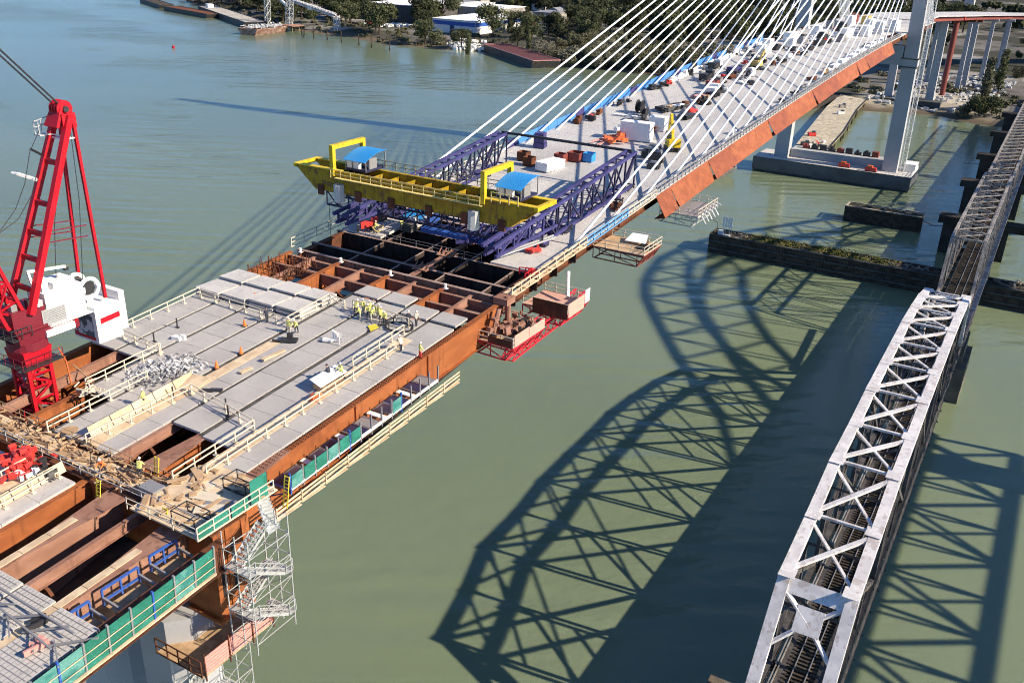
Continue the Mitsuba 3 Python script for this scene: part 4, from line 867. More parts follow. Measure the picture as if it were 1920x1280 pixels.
# ------------------------------------------------------------------ red luffing tower crane
tcn = thing('tower_crane', 'red luffing tower crane with white machinery and counterweight rising through the deck', 'crane')
CX, CY = -13.4, -325.3
part(tcn, 'mast', lattice(MB(), (CX, CY, 35), (CX, CY, 43.2), 1.2, .19, 6, .09).box(-17, -8.5, CY - 1.5, CY - .9, 34.2, 35).box(-17, -8.5, CY + .9, CY + 1.5, 34.2, 35), 'crane_red')
lm = MB()
for s in (-.3, .3): lm.beam((CX + .5 + s, CY - .3, 30), (CX + .5 + s, CY - .3, 42), .07, .07)
for z in np.arange(30, 42, .4): lm.beam((CX + .2, CY - .3, z), (CX + .8, CY - .3, z), .06, .06)
part(tcn, 'ladder', lm, 'crane_red')
for z in (34, 37.5, 41): part(tcn, 'rest_platform', MB().box(CX - 1, CX + .2, CY - 1, CY + 1, z, z + .06), 'steel_grey')
q = lambda h, z: [[CX - h, CY - h, z], [CX + h, CY - h, z], [CX + h, CY + h, z], [CX - h, CY + h, z]]
part(tcn, 'slewing_collar', MB().hexa(q(1.3, 42.4), q(1.55, 44.6)), 'crane_red')
part(tcn, 'collar_platform', MB().hexa(q(2.2, 43.0), q(2.2, 43.1)), 'steel_black')
m = MB(); railing(m, [(CX + 2.2, CY - 2.2, 43.1), (CX + 2.2, CY + 2.2, 43.1)], 1.1, 1.4, .03); railing(m, [(CX - 2.2, CY - 2.2, 43.1), (CX + 2.2, CY - 2.2, 43.1)], 1.1, 1.4, .03); part(tcn, 'collar_railing', m, 'crane_red_dark')
part(tcn, 'slewing_ring', MB().tube((CX, CY, 44.6), (CX, CY, 45.5), 1.9, 20), 'crane_red_dark')
m = MB().hexa(q(1.7, 45.5), q(1.9, 46.6)); m.box(CX - 1.5, CX + 1.5, CY - 1.9, CY + 1.6, 46.6, 48.9); m.beam((CX + 1.55, CY - 1.9, 46.8), (CX + 1.55, CY + 1.5, 46.8), .25, .3)
part(tcn, 'turntable', m, 'crane_red_dark')
m = MB(); railing(m, [(CX - 1.9, CY - 2.6, 46.4), (CX + 2.1, CY - 2.6, 46.4), (CX + 2.1, CY - .5, 46.4)], 1.1, 1.2, .035); m.box(CX - 1.9, CX + 2.1, CY - 2.6, CY - 1.9, 46.3, 46.4); part(tcn, 'turntable_walkway', m, 'steel_black')
for i, (dx, dy, h) in enumerate(((1.3, .2, .9), (1.5, 1.0, .6), (.7, -1.2, .7))): part(tcn, 'winch_motor', MB().box(CX + dx - .3, CX + dx + .3, CY + dy - .3, CY + dy + .3, 48.9, 48.9 + h), ['steel_black', 'truss_white', 'steel_grey'][i])
m = MB()
for s in (-1.35, 1.35): m.beam((CX + s, CY + 1, 45.9), (CX + s, CY + 5.0, 45.9), .35, 1.1).beam((CX + s * .8, CY + 5, 46.3), (CX + s * .8, CY + 7, 46.4), .3, .35)
for y in np.arange(CY + 2, CY + 5, 1.2): m.beam((CX - 1.35, y, 45.8), (CX + 1.35, y, 45.8), .2, .4)
part(tcn, 'counter_jib', m, 'crane_red_dark')
m = MB()
for i in range(3): y = CY + 1.6 + i * 1.1; m.beam((CX + 1.55, y, 45.4), (CX + 1.55, y + 1.1, 46.4), .12, .12)
part(tcn, 'counter_jib_bracing', m, 'crane_red')
part(tcn, 'counter_jib_deck', MB().box(CX - 1.7, CX + 1.9, CY + 1.6, CY + 7, 46.5, 46.6), 'white_paint')
A = [np.array([CX + s * 1.0, CY + 8.0, 66.4]) for s in (-1, 1)]
B_ = [np.array([CX + s * 1.4, CY + 7.6, 47.6]) for s in (-1, 1)]
F_ = [np.array([CX + s * 1.75, CY - .1, 48.4]) for s in (-1, 1)]
for k in (0, 1):
    part(tcn, 'a_frame_leg', MB().beam(F_[k], A[k], .56, .62), 'crane_red')
    part(tcn, 'back_stay', MB().beam(A[k] + [0, .3, 0], B_[k] + [0, k * .9, -.2], .30, .30), 'crane_red')
m = MB()
for t in (.12, .27, .40, .55, .76):
    a = F_[0] * (1 - t) + A[0] * t; b = F_[1] * (1 - t) + A[1] * t; m.beam(a, b, .3, .5)
part(tcn, 'a_frame_rungs', m, 'crane_red')
m = MB()
for t in (.36, .42):
    for k in (0, 1):
        m.beam(F_[k] * (1 - t) + A[k] * t, B_[k] * (1 - t) + A[k] * t, .1, .1)
part(tcn, 'stay_strut', m, 'crane_red_dark')
part(tcn, 'apex_head', MB().box(CX - 1.0, CX + 1.0, CY + 7.2, CY + 8.7, 65.2, 66.6).plate((CX - 1, CY + 6.6, 65.4), (CX + 1, CY + 6.6, 65.4), (CX + .7, CY + 7.6, 67.3), (CX - .7, CY + 7.6, 67.3), .3), 'crane_red')
sh = MB()
for dx in (-.55, -.2, .2, .55): sh.tube((CX + dx - .09, CY + 7.9, 67.0), (CX + dx + .09, CY + 7.9, 67.0), .85, 18)
part(tcn, 'sheave', sh, 'crane_red', smooth=40); part(tcn, 'sheave_pin', MB().tube((CX - .9, CY + 7.9, 67.0), (CX + .9, CY + 7.9, 67.0), .3, 10), 'steel_black')
part(tcn, 'apex_walkway', MB().box(CX - .9, CX + 1.1, CY + 7.0, CY + 8.2, 64.2, 64.3).box(CX - .9, CX + 1.1, CY + 7.0, CY + 7.1, 64.5, 64.6), 'white_paint')
m = MB(); railing(m, [(CX - 1.7, CY + 5.9, 64.6), (CX - 1.7, CY + 7.4, 64.9)], 1.2, .8, .04, 2); railing(m, [(CX - 1.7, CY + 5.9, 64.6), (CX - 1.0, CY + 5.9, 64.6)], 1.2, .8, .04, 2); m.box(CX - 1.8, CX - .8, CY + 5.8, CY + 7.4, 64.5, 64.6); part(tcn, 'apex_railing', m, 'galvanised')
# luffing jib, steeply raised and going out of the picture
JA = np.array([CX, CY - 1.2, 47.6]); JB = JA + np.array([0, -13.5, 44.0]); d = (JB - JA) / np.linalg.norm(JB - JA); hx = np.array([1.0, 0, 0]); hy = np.cross(d, hx)
part(tcn, 'jib', lattice(MB(), JA, JB, 1.05, .17, 22, .08, hx=hx, hy=hy), 'crane_red')
for s in (-.5, .5): part(tcn, 'luffing_rope', MB().tube((CX + s, CY + 7.4, 67.6), JB + [s * 1.4, 0, .6], .10, 5), 'steel_black')
for pts in ([(-14.3, -319.5, 65), (-14.3, -320.8, 63.2), (-14.3, -321.9, 60.3), (-14.3, -323.3, 58.1), (-14.3, -325.2, 56.4), (-14.3, -327, 55.8)], [(-14.3, -320.6, 60.8), (-14.3, -321.4, 59.1), (-14.3, -323.2, 57.1), (-14.3, -325.3, 56.2), (-14.3, -327, 56)], [(CX + .9, CY + 8, 66), (CX + 1.0, CY + 7.6, 58), (CX + 1.0, CY + 6.4, 49)], [(CX + .2, CY + 8, 66), (CX + .2, CY + 5, 56), (CX + .2, CY + 4, 49.6)]):
    part(tcn, 'power_cable', MB().path(pts, .045, 4), 'steel_black')
part(tcn, 'camera_bracket', MB().beam((CX - 1.2, CY + 5.0, 60.3), (CX - 2.8, CY + 4.0, 60.9), .26, .26).beam((CX - 2.8, CY + 4, 60.9), (CX - 3.3, CY + 3.8, 61.0), .4, .1), 'white_paint')
part(tcn, 'lamp_arm', MB().beam((CX - 1.1, CY + 6.2, 62.4), (CX - 2.2, CY + 5.4, 63.2), .16, .2), 'steel_black')
# machinery deck: white winch house, radiator, drum, davit
mh = part(tcn, 'machinery_house', MB().box(CX - 1.2, CX + 1.6, CY + 1.7, CY + 6.0, 46.7, 49.9).box(CX - 1.0, CX + 1.3, CY + 3.0, CY + 5.4, 49.9, 50.6).box(CX + .5, CX + 1.1, CY + 1.9, CY + 2.6, 49.9, 51.3), 'white_paint')
for i in range(9): part(mh, 'louvre', MB().box(CX + 1.61, CX + 1.66, CY + 1.2, CY + 3.6, 46.75 + i * .17, 46.85 + i * .17), 'steel_grey')
part(mh, 'radiator', MB().box(CX + .4, CX + 1.62, CY + 1.1, CY + 3.7, 46.65, 48.3), 'galvanised')
for y in (2.9, 3.8, 4.7, 5.5): part(mh, 'hatch', MB().box(CX + 1.61, CX + 1.64, CY + y, CY + y + .7, 48.6, 49.3), 'truss_grey_pale')
part(tcn, 'lower_skirt', MB().box(CX + 1.0, CX + 2.0, CY + 1.0, CY + 4.2, 45.6, 46.3), 'white_paint')
part(tcn, 'rope_drum', MB().tube((CX - .8, CY + 6.9, 48.9), (CX + 1.2, CY + 6.9, 48.9), .75, 16), 'steel_black', smooth=40)
ring = trimesh.creation.annulus(.85, 1.25, .14, sections=24); R90 = trimesh.transformations.rotation_matrix(math.pi / 2, [0, 1, 0])
for x in (-.9, 1.3): r_ = ring.copy(); r_.apply_transform(R90); r_.apply_translation([CX + x, CY + 6.9, 48.9]); part(tcn, 'drum_flange', r_, 'white_paint')
part(tcn, 'davit_post', MB().beam((CX + 1.2, CY + 1.6, 46.6), (CX + 1.2, CY + .7, 52.5), .24, .24).beam((CX + 1.2, CY + .6, 52.5), (CX + 1.4, CY + 4.6, 52.0), .28, .24), 'white_paint')
part(tcn, 'davit_hook', MB().box(CX + 1.2, CX + 1.6, CY + 4.4, CY + 4.8, 51.6, 51.9), 'steel_black')
# counterweight box with red stripe and framed picture panel
y0 = CY + 6.5
cw = part(tcn, 'counterweight', MB().box(CX - 1.9, CX + 2.1, y0, y0 + 3.0, 42.9, 46.9).box(CX - 2.0, CX + 2.2, y0 + 3.0, y0 + 3.7, 43.6, 47.9), 'white_paint')
part(cw, 'stripe', MB().plate((CX + 2.115, y0 + .5, 45.0), (CX + 2.115, y0 + 2.9, 45.15), (CX + 2.115, y0 + 2.9, 45.75), (CX + 2.115, y0 + .5, 45.6), .02), 'crane_red')
part(cw, 'picture_panel', MB().box(CX - 1.1, CX + 1.5, y0 - .04, y0, 43.5, 46.5), 'sign_blue')
part(cw, 'panel_border', MB().box(CX - 1.75, CX - 1.1, y0 - .05, y0, 43.15, 46.6).box(CX - 1.1, CX + 1.6, y0 - .05, y0, 43.15, 43.5), 'crane_red')
for i in range(8): part(cw, 'letter', MB().box(CX - 1.6, CX - 1.3, y0 - .08, y0 - .05, 43.7 + i * .35, 43.92 + i * .35), 'white_paint')

# ------------------------------------------------------------------ hung platforms on the right edge
def hung_platform(key, label, x0, x1, ya, yb, z, boards, red, box_up=1.1):
    t = thing(key, label, 'work platform'); m = MB(); x0 = 16.7
    for y in np.linspace(ya, yb, 4):
        m.beam((x0, y, z), (x1, y, z), .14, .14); m.beam((x0, y, z - 1.6), (x1 - 1.0, y, z - 1.7), .14, .14)
        for x in np.linspace(x0, x1 - 1, 3): m.beam((x, y, z), (x, y, z - 1.6), .1, .1)
        m.beam((x0, y, z), (x1 - 1, y, z - 1.7), .1, .1); m.beam((x1, y, z), (x1 - 1, y, z - 1.7), .14, .14)
    for x, dz in ((x1, 0), (x1 - 1, -1.7), (x0 + .3, -1.6)): m.beam((x, ya, z + dz), (x, yb, z + dz), .15, .15)
    n = max(2, int((yb - ya) / 2)); 
    for i in range(n): a, b = ya + (yb - ya) * i / n, ya + (yb - ya) * (i + 1) / n; m.beam((x1 - 1, a, z - 1.7), (x1, b, z), .09, .09); m.beam((x1 - 1, b, z - 1.7), (x1, a, z), .09, .09)
    part(t, 'truss', m, red); part(t, 'floor', MB().box(x0, x1, ya, yb, z + .08, z + .16), boards)
    r = MB()
    for pts in ([(x1, ya, z + .1), (x1, yb, z + .1)], [(x0, ya, z + .1), (x1, ya, z + .1)], [(x0, yb, z + .1), (x1, yb, z + .1)]): railing(r, pts, 1.2, 1.8, .045, 3)
    part(t, 'railing', r, 'rail_cream'); return t
t = hung_platform('hung_platform', 'red lattice platform with plywood sides hung at the closure joint', 17.6, 21.8, -288.6, -281, 39.4, 'timber_tan', 'site_red_bright')
part(t, 'side_board', MB().box(21.82, 21.9, -288.4, -284.9, 39.5, 41.0), 'timber_pink'); part(t, 'side_board', MB().box(21.82, 21.9, -284.8, -281.2, 39.5, 40.8), 'timber_pink'); part(t, 'side_board', MB().box(18.4, 21.7, -288.7, -288.63, 39.5, 40.3), 'rust_dark')
m = MB()
for i in range(26): m.cbox((prng.uniform(17.6, 20.6), prng.uniform(-288, -281), 39.7 + abs(prng.gauss(0, .7))), (prng.uniform(.2, .9), prng.uniform(.2, .8), prng.uniform(.3, 1.0)), prng.uniform(0, 3), prng.uniform(-.4, .4))
m.tube((18.2, -287.4, 39.5), (18.0, -285.6, 42.6), .32, 8).tube((18.4, -284.0, 39.5), (18.3, -283.8, 42.6), .28, 8).tube((19.6, -286, 39.6), (20.2, -283.4, 40.6), .4, 8); part(t, 'clutter', m, 'rust_pink')
m = MB()
for i in range(18): m.cbox((prng.uniform(18, 21.2), prng.uniform(-288, -281), 39.8 + abs(prng.gauss(0, .5))), (prng.uniform(.2, .7), prng.uniform(.2, .6), prng.uniform(.2, .7)), prng.uniform(0, 3)); 
part(t, 'tools', m, 'steel_black')
t = hung_platform('hung_platform', 'red and white boxed platform hanging just beyond the closure joint', 18, 23.2, -277.5, -271.5, 40.3, 'timber_pink', 'site_red_bright')
part(t, 'side_board', MB().box(18.2, 23.2, -277.6, -277.53, 39.6, 41.6), 'rust_dark'); part(t, 'side_board', MB().box(23.22, 23.3, -277.4, -273, 39.8, 41.7), 'timber_pink'); part(t, 'mesh_panel', MB().box(23.3, 23.38, -273, -271.6, 40.4, 42.2), 'truss_grey_pale')
part(t, 'stay_tube', MB().tube((21.4, -274.0, 41.2), (20.0, -271.4, 43.6), .22, 6), 'white_paint')
m = MB()
for i in range(10):
    y = -287 + i * 1.95; z0, z1 = 37.0 + i * .1, 38.9 + i * .1
    for x in (20.9, 19.4): m.beam((x, y, z1), (x, y + 1.95, z0 + .1), .1, .1).beam((x, y, z0), (x, y + 1.95, z1 + .1), .1, .1)
    m.beam((19.4, y, z0), (20.9, y, z0), .1, .1).beam((19.4, y, z1), (20.9, y + 1.9, z1), .1, .1)
for x in (20.9, 19.4): m.beam((x, -287, 38.9), (x, -267.5, 39.9), .18, .18).beam((x, -287, 37.0), (x, -267.5, 38.0), .18, .18)
part(t, 'link_truss', m, 'site_red_bright')
t = hung_platform('hung_platform', 'brown railed platform hanging from the deck edge opposite the traveller', 17.8, 24.6, -257, -250.5, 42.6, 'timber_tan', 'rust_red')
part(t, 'cover_sheet', MB().plate((20.0, -253.4, 43.2), (23.2, -253.2, 43.2), (22.6, -250.8, 43.8), (20.2, -251, 43.8), .06), 'white_sheet'); part(t, 'hatch', MB().box(22.2, 24.4, -254.8, -252, 42.78, 42.86), 'black_hole')
t = hung_platform('hung_platform', 'grey scaffold platform tucked under the first fairing plate', 17.8, 23.4, -231.5, -222, 42.0, 'steel_grey', 'galvanised')
m = MB()
for y in np.arange(-230, -222, 1.6): m.beam((23.4, y, 42.2), (24.6, y - .8, 41.0), .16, .16).beam((23.4, y, 43), (24.6, y, 42.6), .16, .16)
part(t, 'bracket', m, 'truss_white')
m = MB()
for i in range(16): a = prng.uniform(-284.6, -283); m.box(17.1 + (i % 4) * .22, 17.3 + (i % 4) * .22, a, a + .5, zp(a) - 4 + i * .25, zp(a) - 3.85 + i * .25)
m.tube((18.0, -283.6, 38.4), (18.0, -283.6, 43.6), .3, 8).tube((18.6, -284.8, 38.9), (18.0, -283.6, 40.3), .25, 8); m.box(16.4, 18.4, -284.4, -282.4, 42.6, 43.4)
single('splice_clamp', m, 'rust_pink', 'knot of rusty clamps and pipes at the right hand closure joint', 'splice clamp')
# ------------------------------------------------------------------ workers
def hull(pts, radii):
    ms = []
    for q, r in zip(pts, radii): ms.append(manifold3d.Manifold.sphere(r, 10).translate(list(map(float, q))))
    return manifold3d.Manifold.batch_hull(ms)
def limb(j, r): return [hull(j[i:i + 2], r[i:i + 2]) for i in range(len(j) - 1)]
def figure(pose):
    lean, arm, stride = pose; hip = np.array([0, 0, .92]); ch = hip + [0, math.sin(lean) * .5, math.cos(lean) * .5]; nk = ch + [0, math.sin(lean) * .12, math.cos(lean) * .14]; hd = nk + [0, math.sin(lean) * .08 + .02, .17]
    body, coat, legs = [], [], []
    body += [hull([nk - [0, 0, .06], nk + [0, 0, .06]], [.055, .055]), hull([hd - [0, 0, .05], hd + [0, 0, .04], hd + [0, .03, -.06]], [.085, .10, .06]), manifold3d.Manifold.sphere(.02, 8).translate(list(hd + [0, .105, -.01]))]
    coat += [hull([hip + [-.09, 0, 0], hip + [.09, 0, 0], ch + [-.15, 0, 0], ch + [.15, 0, 0]], [.13, .13, .12, .12])]
    for s in (-1, 1):
        sh = ch + [s * .2, 0, .03]; el = sh + np.array([s * .06, .10 + .12 * arm, -.27 + .1 * arm]); wr = el + np.array([-s * .03, .2 + .05 * arm, -.12 - .08 * (1 - arm)])
        coat += limb([sh, el, wr], [.075, .06, .05]); body += [hull([wr, wr + [0, .07, -.04]], [.04, .035])]
        for k in range(4): body.append(hull([wr + [(k - 1.5) * .018, .08, -.04], wr + [(k - 1.5) * .018, .13 - .01 * abs(k - 1.5), -.07]], [.011, .009]))
        body.append(hull([wr + [-s * .035, .05, -.03], wr + [-s * .05, .09, -.05]], [.012, .01]))
        kn = hip + np.array([s * .11, s * stride * .16 + .03, -.44]); an = kn + np.array([s * .01, s * stride * .10 - .05, -.40])
        legs += limb([hip + [s * .09, 0, -.02], kn, an], [.12, .085, .06]); legs += [hull([an + [0, -.03, -.04], an + [0, .16, -.05]], [.045, .04])]
        body += [hull([hip + [s * .09, 0, 0], kn], [.06, .05])]
    hat = hull([hd + [0, 0, .05], hd + [0, 0, .09]], [.125, .10]) - manifold3d.Manifold.cube([1, 1, 1], True).translate(list(hd - [0, 0, .47])); hat = hat + manifold3d.Manifold.cylinder(.02, .14, .13, 14).translate(list(hd + [0, .03, .03]))
    u = lambda l: manifold3d.Manifold.batch_boolean(l, manifold3d.OpType.Add); return u(body + [hull([hip, ch, nk], [.08, .08, .05])]), u(coat), u(legs), hat
POSES = [figure(q) for q in ((.05, .1, .3), (.55, .6, .5), (.15, .9, 1.0), (.3, .3, .1))]
PLYS = [[mikit.ply(m, 'mat_' + k, smooth=40) for m, k in zip(f, ('skin', 'hivis', 'cloth_dark', 'helmet_white'))] for f in POSES]
def person(x, y, pose, rz, label, coat='hivis', legs='cloth_dark', hat='helmet_white', dz=0.06, group=None):
    k = thing('person', label, 'person', group); w = T().translate([x, y, zp(y) + dz]).rotate([0, 0, 1], rz)
    for (nm, i, m_) in (('body', 0, 'skin'), ('jacket', 1, coat), ('trousers', 2, legs), ('hard_hat', 3, hat)):
        scene[k + '__' + nm] = {**PLYS[pose][i], 'to_world': w, 'bsdf': {'type': 'ref', 'id': 'mat_' + m_}}
person(-.2, -322.6, 0, 120, 'worker in yellow vest standing alone on the deck left of the bent plywood')
gl = [f'{a} worker in yellow vest in the crowd at the deck end' for a in ('leftmost', 'second from left, hindmost', 'third from left, foremost', 'middle front', 'grey trousered front right', 'rear right', 'rightmost', 'middle rear', 'middle upright')]
for i, (x, y) in enumerate(((4.3, -295.7), (5.0, -295.1), (5.7, -296.6), (6.3, -295.8), (7.0, -296.2), (7.4, -295.3), (8.2, -295.9), (6.0, -295.0), (6.7, -295.0))): person(x, y, (1, 0, 3, 2)[i % 4], i * 67, gl[i], legs='trouser_grey' if i % 3 else 'cloth_dark', group='workers crowded at the deck end')
person(9.0, -296.2, 3, 200, 'worker with orange vest bending over at the right end of the crowd', coat='hivis')
person(11.6, -295.2, 1, 30, 'stooping worker in dark clothes by the steel ring frame', coat='cloth_dark'); person(12.3, -294.6, 0, 250, 'upright worker behind the stooping one near the ring frame', coat='trouser_grey')
person(17.0, -300.4, 0, -40, 'worker in red trousers walking on the right girder edge', coat='hivis', legs='site_red', dz=-.2)
person(13.0, -308.6, 2, 160, 'worker in yellow vest handling the white sheet by the right walkway'); person(12.2, -309.6, 3, 100, 'worker in black hat stooping over the white sheet', coat='cloth_dark', hat='cloth_dark')
person(.9, -303.4, 0, 10, 'worker at the head of the centre walkway facing the river', legs='trouser_grey'); person(1.6, -302.9, 1, 190, 'worker bent over beside the rail at the walkway head'); person(-3.2, -302.6, 0, 80, 'worker in black standing behind the cross rail', coat='cloth_dark', hat='cloth_dark')
person(14.6, -300.6, 1, 60, 'worker kneeling over tools by the right hand walkway end', coat='rail_cream'); person(6.2, -332.2, 1, 200, 'worker in orange vest bending at the crosshead walkway', coat='hivis_orange'); person(9.2, -330.9, 3, 20, 'worker in yellow vest beside the yellow ladder on the crosshead')
person(-10.8, -272.8, 2, 300, 'worker in pale jacket beside the red machine under the traveller'); person(-8.0, -270, 1, 60, 'worker stooping on the white panels left of the open grid')

# ------------------------------------------------------------------ loose site things on the near deck
m = MB(); r3 = random.Random(21)
for i in range(430):
    c = r3.choice([(-5.6, -317.5, 1.1), (-5.0, -318.6, 1.0), (-3.4, -316.6, 1.3), (-2.6, -315.0, 1.2), (-4.2, -316.2, 1.3)]); x, y = r3.gauss(c[0], c[2] * .75), r3.gauss(c[1], c[2] * .9); z = zp(y) + .06 + r3.uniform(0, .75) * math.exp(-((x + 4) ** 2 + (y + 317) ** 2) / 9)
    s = r3.uniform(.15, .62); a, b, t = r3.uniform(0, 6.28), r3.uniform(-1.1, 1.1), r3.uniform(.2, .6); u = np.array([math.cos(a) * math.cos(b), math.sin(a) * math.cos(b), abs(math.sin(b))]) * s; v = np.array([-math.sin(a), math.cos(a), r3.uniform(-.4, .4)]) * s * t; q = np.array([x, y, z + .1])
    m.plate(q - u * .5 - v * .5, q + u * .5 - v * .5, q + u * .5 + v * .5, q - u * .5 + v * .5, .06)
labels[single('scrap', m, 'scrap_white', 'heap of torn white and grey scrap sheeting on the left of the deck', 'scrap')]['kind'] = 'stuff'
m = MB()
for i in range(230):
    x, y = r3.gauss(-3.9, 1.3), r3.gauss(-316.8, 1.6); a = r3.uniform(0, 6.28); s = r3.uniform(.1, .4); m.cbox((x, y, zp(y) + .1 + r3.uniform(0, .35)), (s * 2, s * .5, .08), a, r3.uniform(-.6, .6))
labels[single('scrap', m, 'steel_grey', 'dark offcuts mixed through the white scrap heap', 'scrap')]['kind'] = 'stuff'
def cone(x, y, label):
    m = MB().tube((x, y, zp(y) + .05), (x, y, zp(y) + .85), .24, 10, .07); k = thing('traffic_cone', label, 'traffic cone'); part(k, 'cone', m, 'hivis_orange'); part(k, 'base', MB().box(x - .3, x + .3, y - .3, y + .3, zp(y) + .01, zp(y) + .07), 'tyre')
cone(.1, -313.5, 'orange cone at the plywood edge right of the scrap heap'); cone(-.1, -309.8, 'orange cone halfway along the centre walkway'); cone(-4.8, -304.6, 'orange cone alone on the left panels'); cone(-9.2, -298.4, 'orange cone on the stacked panels')
k = thing('plastic_sheet', 'white sheet lying over a pallet by the right walkway', 'sheet'); part(k, 'sheet', MB().plate((11.6, -311.9, 42.2), (13.5, -312.4, 42.0), (13.4, -308.2, 42.1), (11.9, -308.3, 42.5), .05), 'white_sheet'); part(k, 'pallet', MB().box(11.9, 13.2, -311.8, -308.6, zp(-310) + .02, zp(-310) + .5), 'timber_tan')
single('hose_reel', MB().tube((13.2, -313.4, 41.3), (13.7, -313.4, 41.3), .45, 12).tube((13.4, -312.6, 41.2), (13.8, -312.8, 41.5), .25, 8), 'site_orange', 'orange drum lying at the corner of the white sheet', 'drum')
single('tarpaulin', MB().plate((7.6, -297.6, 42.12), (8.8, -298.6, 42.1), (9.2, -297.6, 42.3), (8.2, -296.9, 42.25), .04), 'yellow_bright', 'bright yellow tarpaulin on the deck in front of the crowd of workers', 'tarpaulin')
rf = MB()
for i in range(20):
    a, b = i * math.tau / 20, (i + 1) * math.tau / 20; P = lambda t, dz: (10.9 + 1.7 * math.cos(t), -296 + 1.3 * math.sin(t), zp(-296) + .12 + dz); rf.beam(P(a, 0), P(b, 0), .16, .16); 
    if i % 2 == 0: rf.beam(P(a, 0), P(a, .55), .08, .08); rf.beam(P(a, .55), P(a + math.tau / 10, .55), .07, .07)
single('ring_frame', rf, 'steel_black', 'black ring of hoses and steel bars in front of the last right hand panels', 'hose ring')
m = MB()
for i in range(6): m.beam((6.8 + i * .18, -302.6 + i * .1, 41.8), (6.4 + i * .35, -302.2 - i * .1, 43.0), .12, .05)
m.cbox((6.2, -302.9, 41.95), (1.1, .5, .3), .4).tube((7.9, -302.9, 41.75), (7.9, -302.9, 42.8), .05, 5); single('trestle', m, 'white_paint', 'white folded trestle standing on the middle of the deck', 'trestle')
m = MB().cbox((2.4, -305.0, 41.75), (1.9, .9, .25), .5).cbox((2.2, -304.6, 42.1), (.6, .5, .5), .5).cbox((1.9, -305.6, 41.7), (2.2, .2, .2), .4); single('saw_bench', m, 'steel_black', 'dark saw bench at the head of the centre walkway', 'saw bench')
single('timber_stack', MB().cbox((3.4, -308.5, 41.5), (.5, 3.2, .18), -.05).cbox((3.2, -312.4, 41.2), (.5, 1.6, .14), -.05), 'timber_cream', 'pale boards lying along the seam right of the walkway', 'boards')
single('compressor', MB().cbox((-8.9, -310.9, 41.3), (1.0, .6, .5), .2).cbox((-8.3, -310.5, 41.3), (.5, .4, .8), .2), 'white_paint', 'small white machine with dark base on the left panels', 'machine')
for i, (x, y, rz) in enumerate(((2.9, -317.4, .5), (3.6, -316.9, .5))): single('black_crate', MB().cbox((x, y, zp(y) + .1), (1.2, .5, .2), rz), 'steel_black', ['flat black crate next to the bent plywood', 'second flat black crate, further right of the bent plywood'][i], 'crate')
m = MB().tube((-2.4, -330.4, 39.7), (-2.3, -329.4, 40.6), 1.0, 14, .02); single('plywood_disc', MB().tube((-2.6, -329.2, zp(-329) + .08), (-2.6, -329.2, zp(-329) + .14), .75, 18), 'timber_tan', 'round plywood lid lying near the crosshead walkway', 'lid')
for i, (x, y) in enumerate(((-11.2, -308.8), (-10.6, -312.6), (.9, -320.0), (7.2, -319.0), (8.3, -319.8))):
    single('bollard_post', MB().beam((x, y, zp(y)), (x, y, zp(y) + 1.2), .12, .12).box(x - .25, x + .25, y - .15, y + .15, zp(y) + .01, zp(y) + .1), 'steel_black', ['black post on the far left panel strip', 'second black post on the left panel strip, nearer the crane', 'black post beside the ply barrier boards', 'black post at the cross rail near the open bay', 'second black post at the cross rail by the open bay'][i], 'post')
# red heap and clutter at the near left
m = MB()
for i in range(46): m.cbox((r3.gauss(-1.2, 1.1), r3.gauss(-335.2, .9), 40.1 + abs(r3.gauss(0, .4))), (r3.uniform(.3, 1.1), r3.uniform(.2, .7), r3.uniform(.2, .5)), r3.uniform(0, 3), r3.uniform(-.7, .7))
single('tarpaulin_heap', m, 'site_red', 'heap of bright red tarpaulins and bags at the near left corner', 'tarpaulin')
for i, (x, y, m_) in enumerate(((.8, -334.6, 'steel_black'), (-3.6, -338, 'site_pink'), (1.2, -335.9, 'white_paint'), (2.6, -334.9, 'haunch_grey'))):
    q = MB()
    for j in range(7): q.cbox((x + r3.uniform(-.8, .8), y + r3.uniform(-.6, .6), zp(y) + .3 + r3.uniform(0, .4)), (r3.uniform(.3, .9), r3.uniform(.2, .5), r3.uniform(.2, .6)), r3.uniform(0, 3))
    single('tool_pile', q, m_, ['pile of black tools right of the red heap', 'pile of pink bags at the left border', 'pile of white tools in front of the red heap', 'pile of grey sacks by the crosshead walkway'][i], 'tools')
for i, (x, y) in enumerate(((8.1, -334.6), (16.0, -334.4), (9.6, -329.8), (21.4, -326.2))):
    z = zp(y); m = MB()
    for s in (-.25, .25): m.beam((x + s, y, z - 1.6), (x + s, y + .5, z + 1.3), .07, .07)
    for j in range(9): m.beam((x - .25, y + j * .06, z - 1.4 + j * .33), (x + .25, y + j * .06, z - 1.4 + j * .33), .05, .05)
    single('ladder', m, 'yellow_bright', ['yellow ladder hung in the open bay beside the mesh covered flange', 'yellow ladder at the corner landing in the near bay', 'short yellow ladder on the far side of the crosshead', 'yellow ladder behind the tall green panel'][i], 'ladder')
m = MB()
for s in (-.3, .3): m.beam((-7.0 + s, -335.2, 37.6), (-7 + s, -334, 42.4), .07, .07)
for j in range(12): m.beam((-7.3, -335.2 + j * .1, 37.8 + j * .4), (-6.7, -335.2 + j * .1, 37.8 + j * .4), .05, .05)
single('ladder', m, 'crane_red', 'red ladder leaning in the bay at the left border', 'ladder')
m = MB()
for i in range(5): x0 = 9.5 + i * 2.6; m.beam((x0, -347.5, zp(-347) + .15), (x0 + 2.7, -346.6 + .3 * i, zp(-347) + .6), .12, .12).beam((x0, -346.9, zp(-347) + .2), (x0 + 2.6, -348.4, zp(-348) + .4), .1, .1)
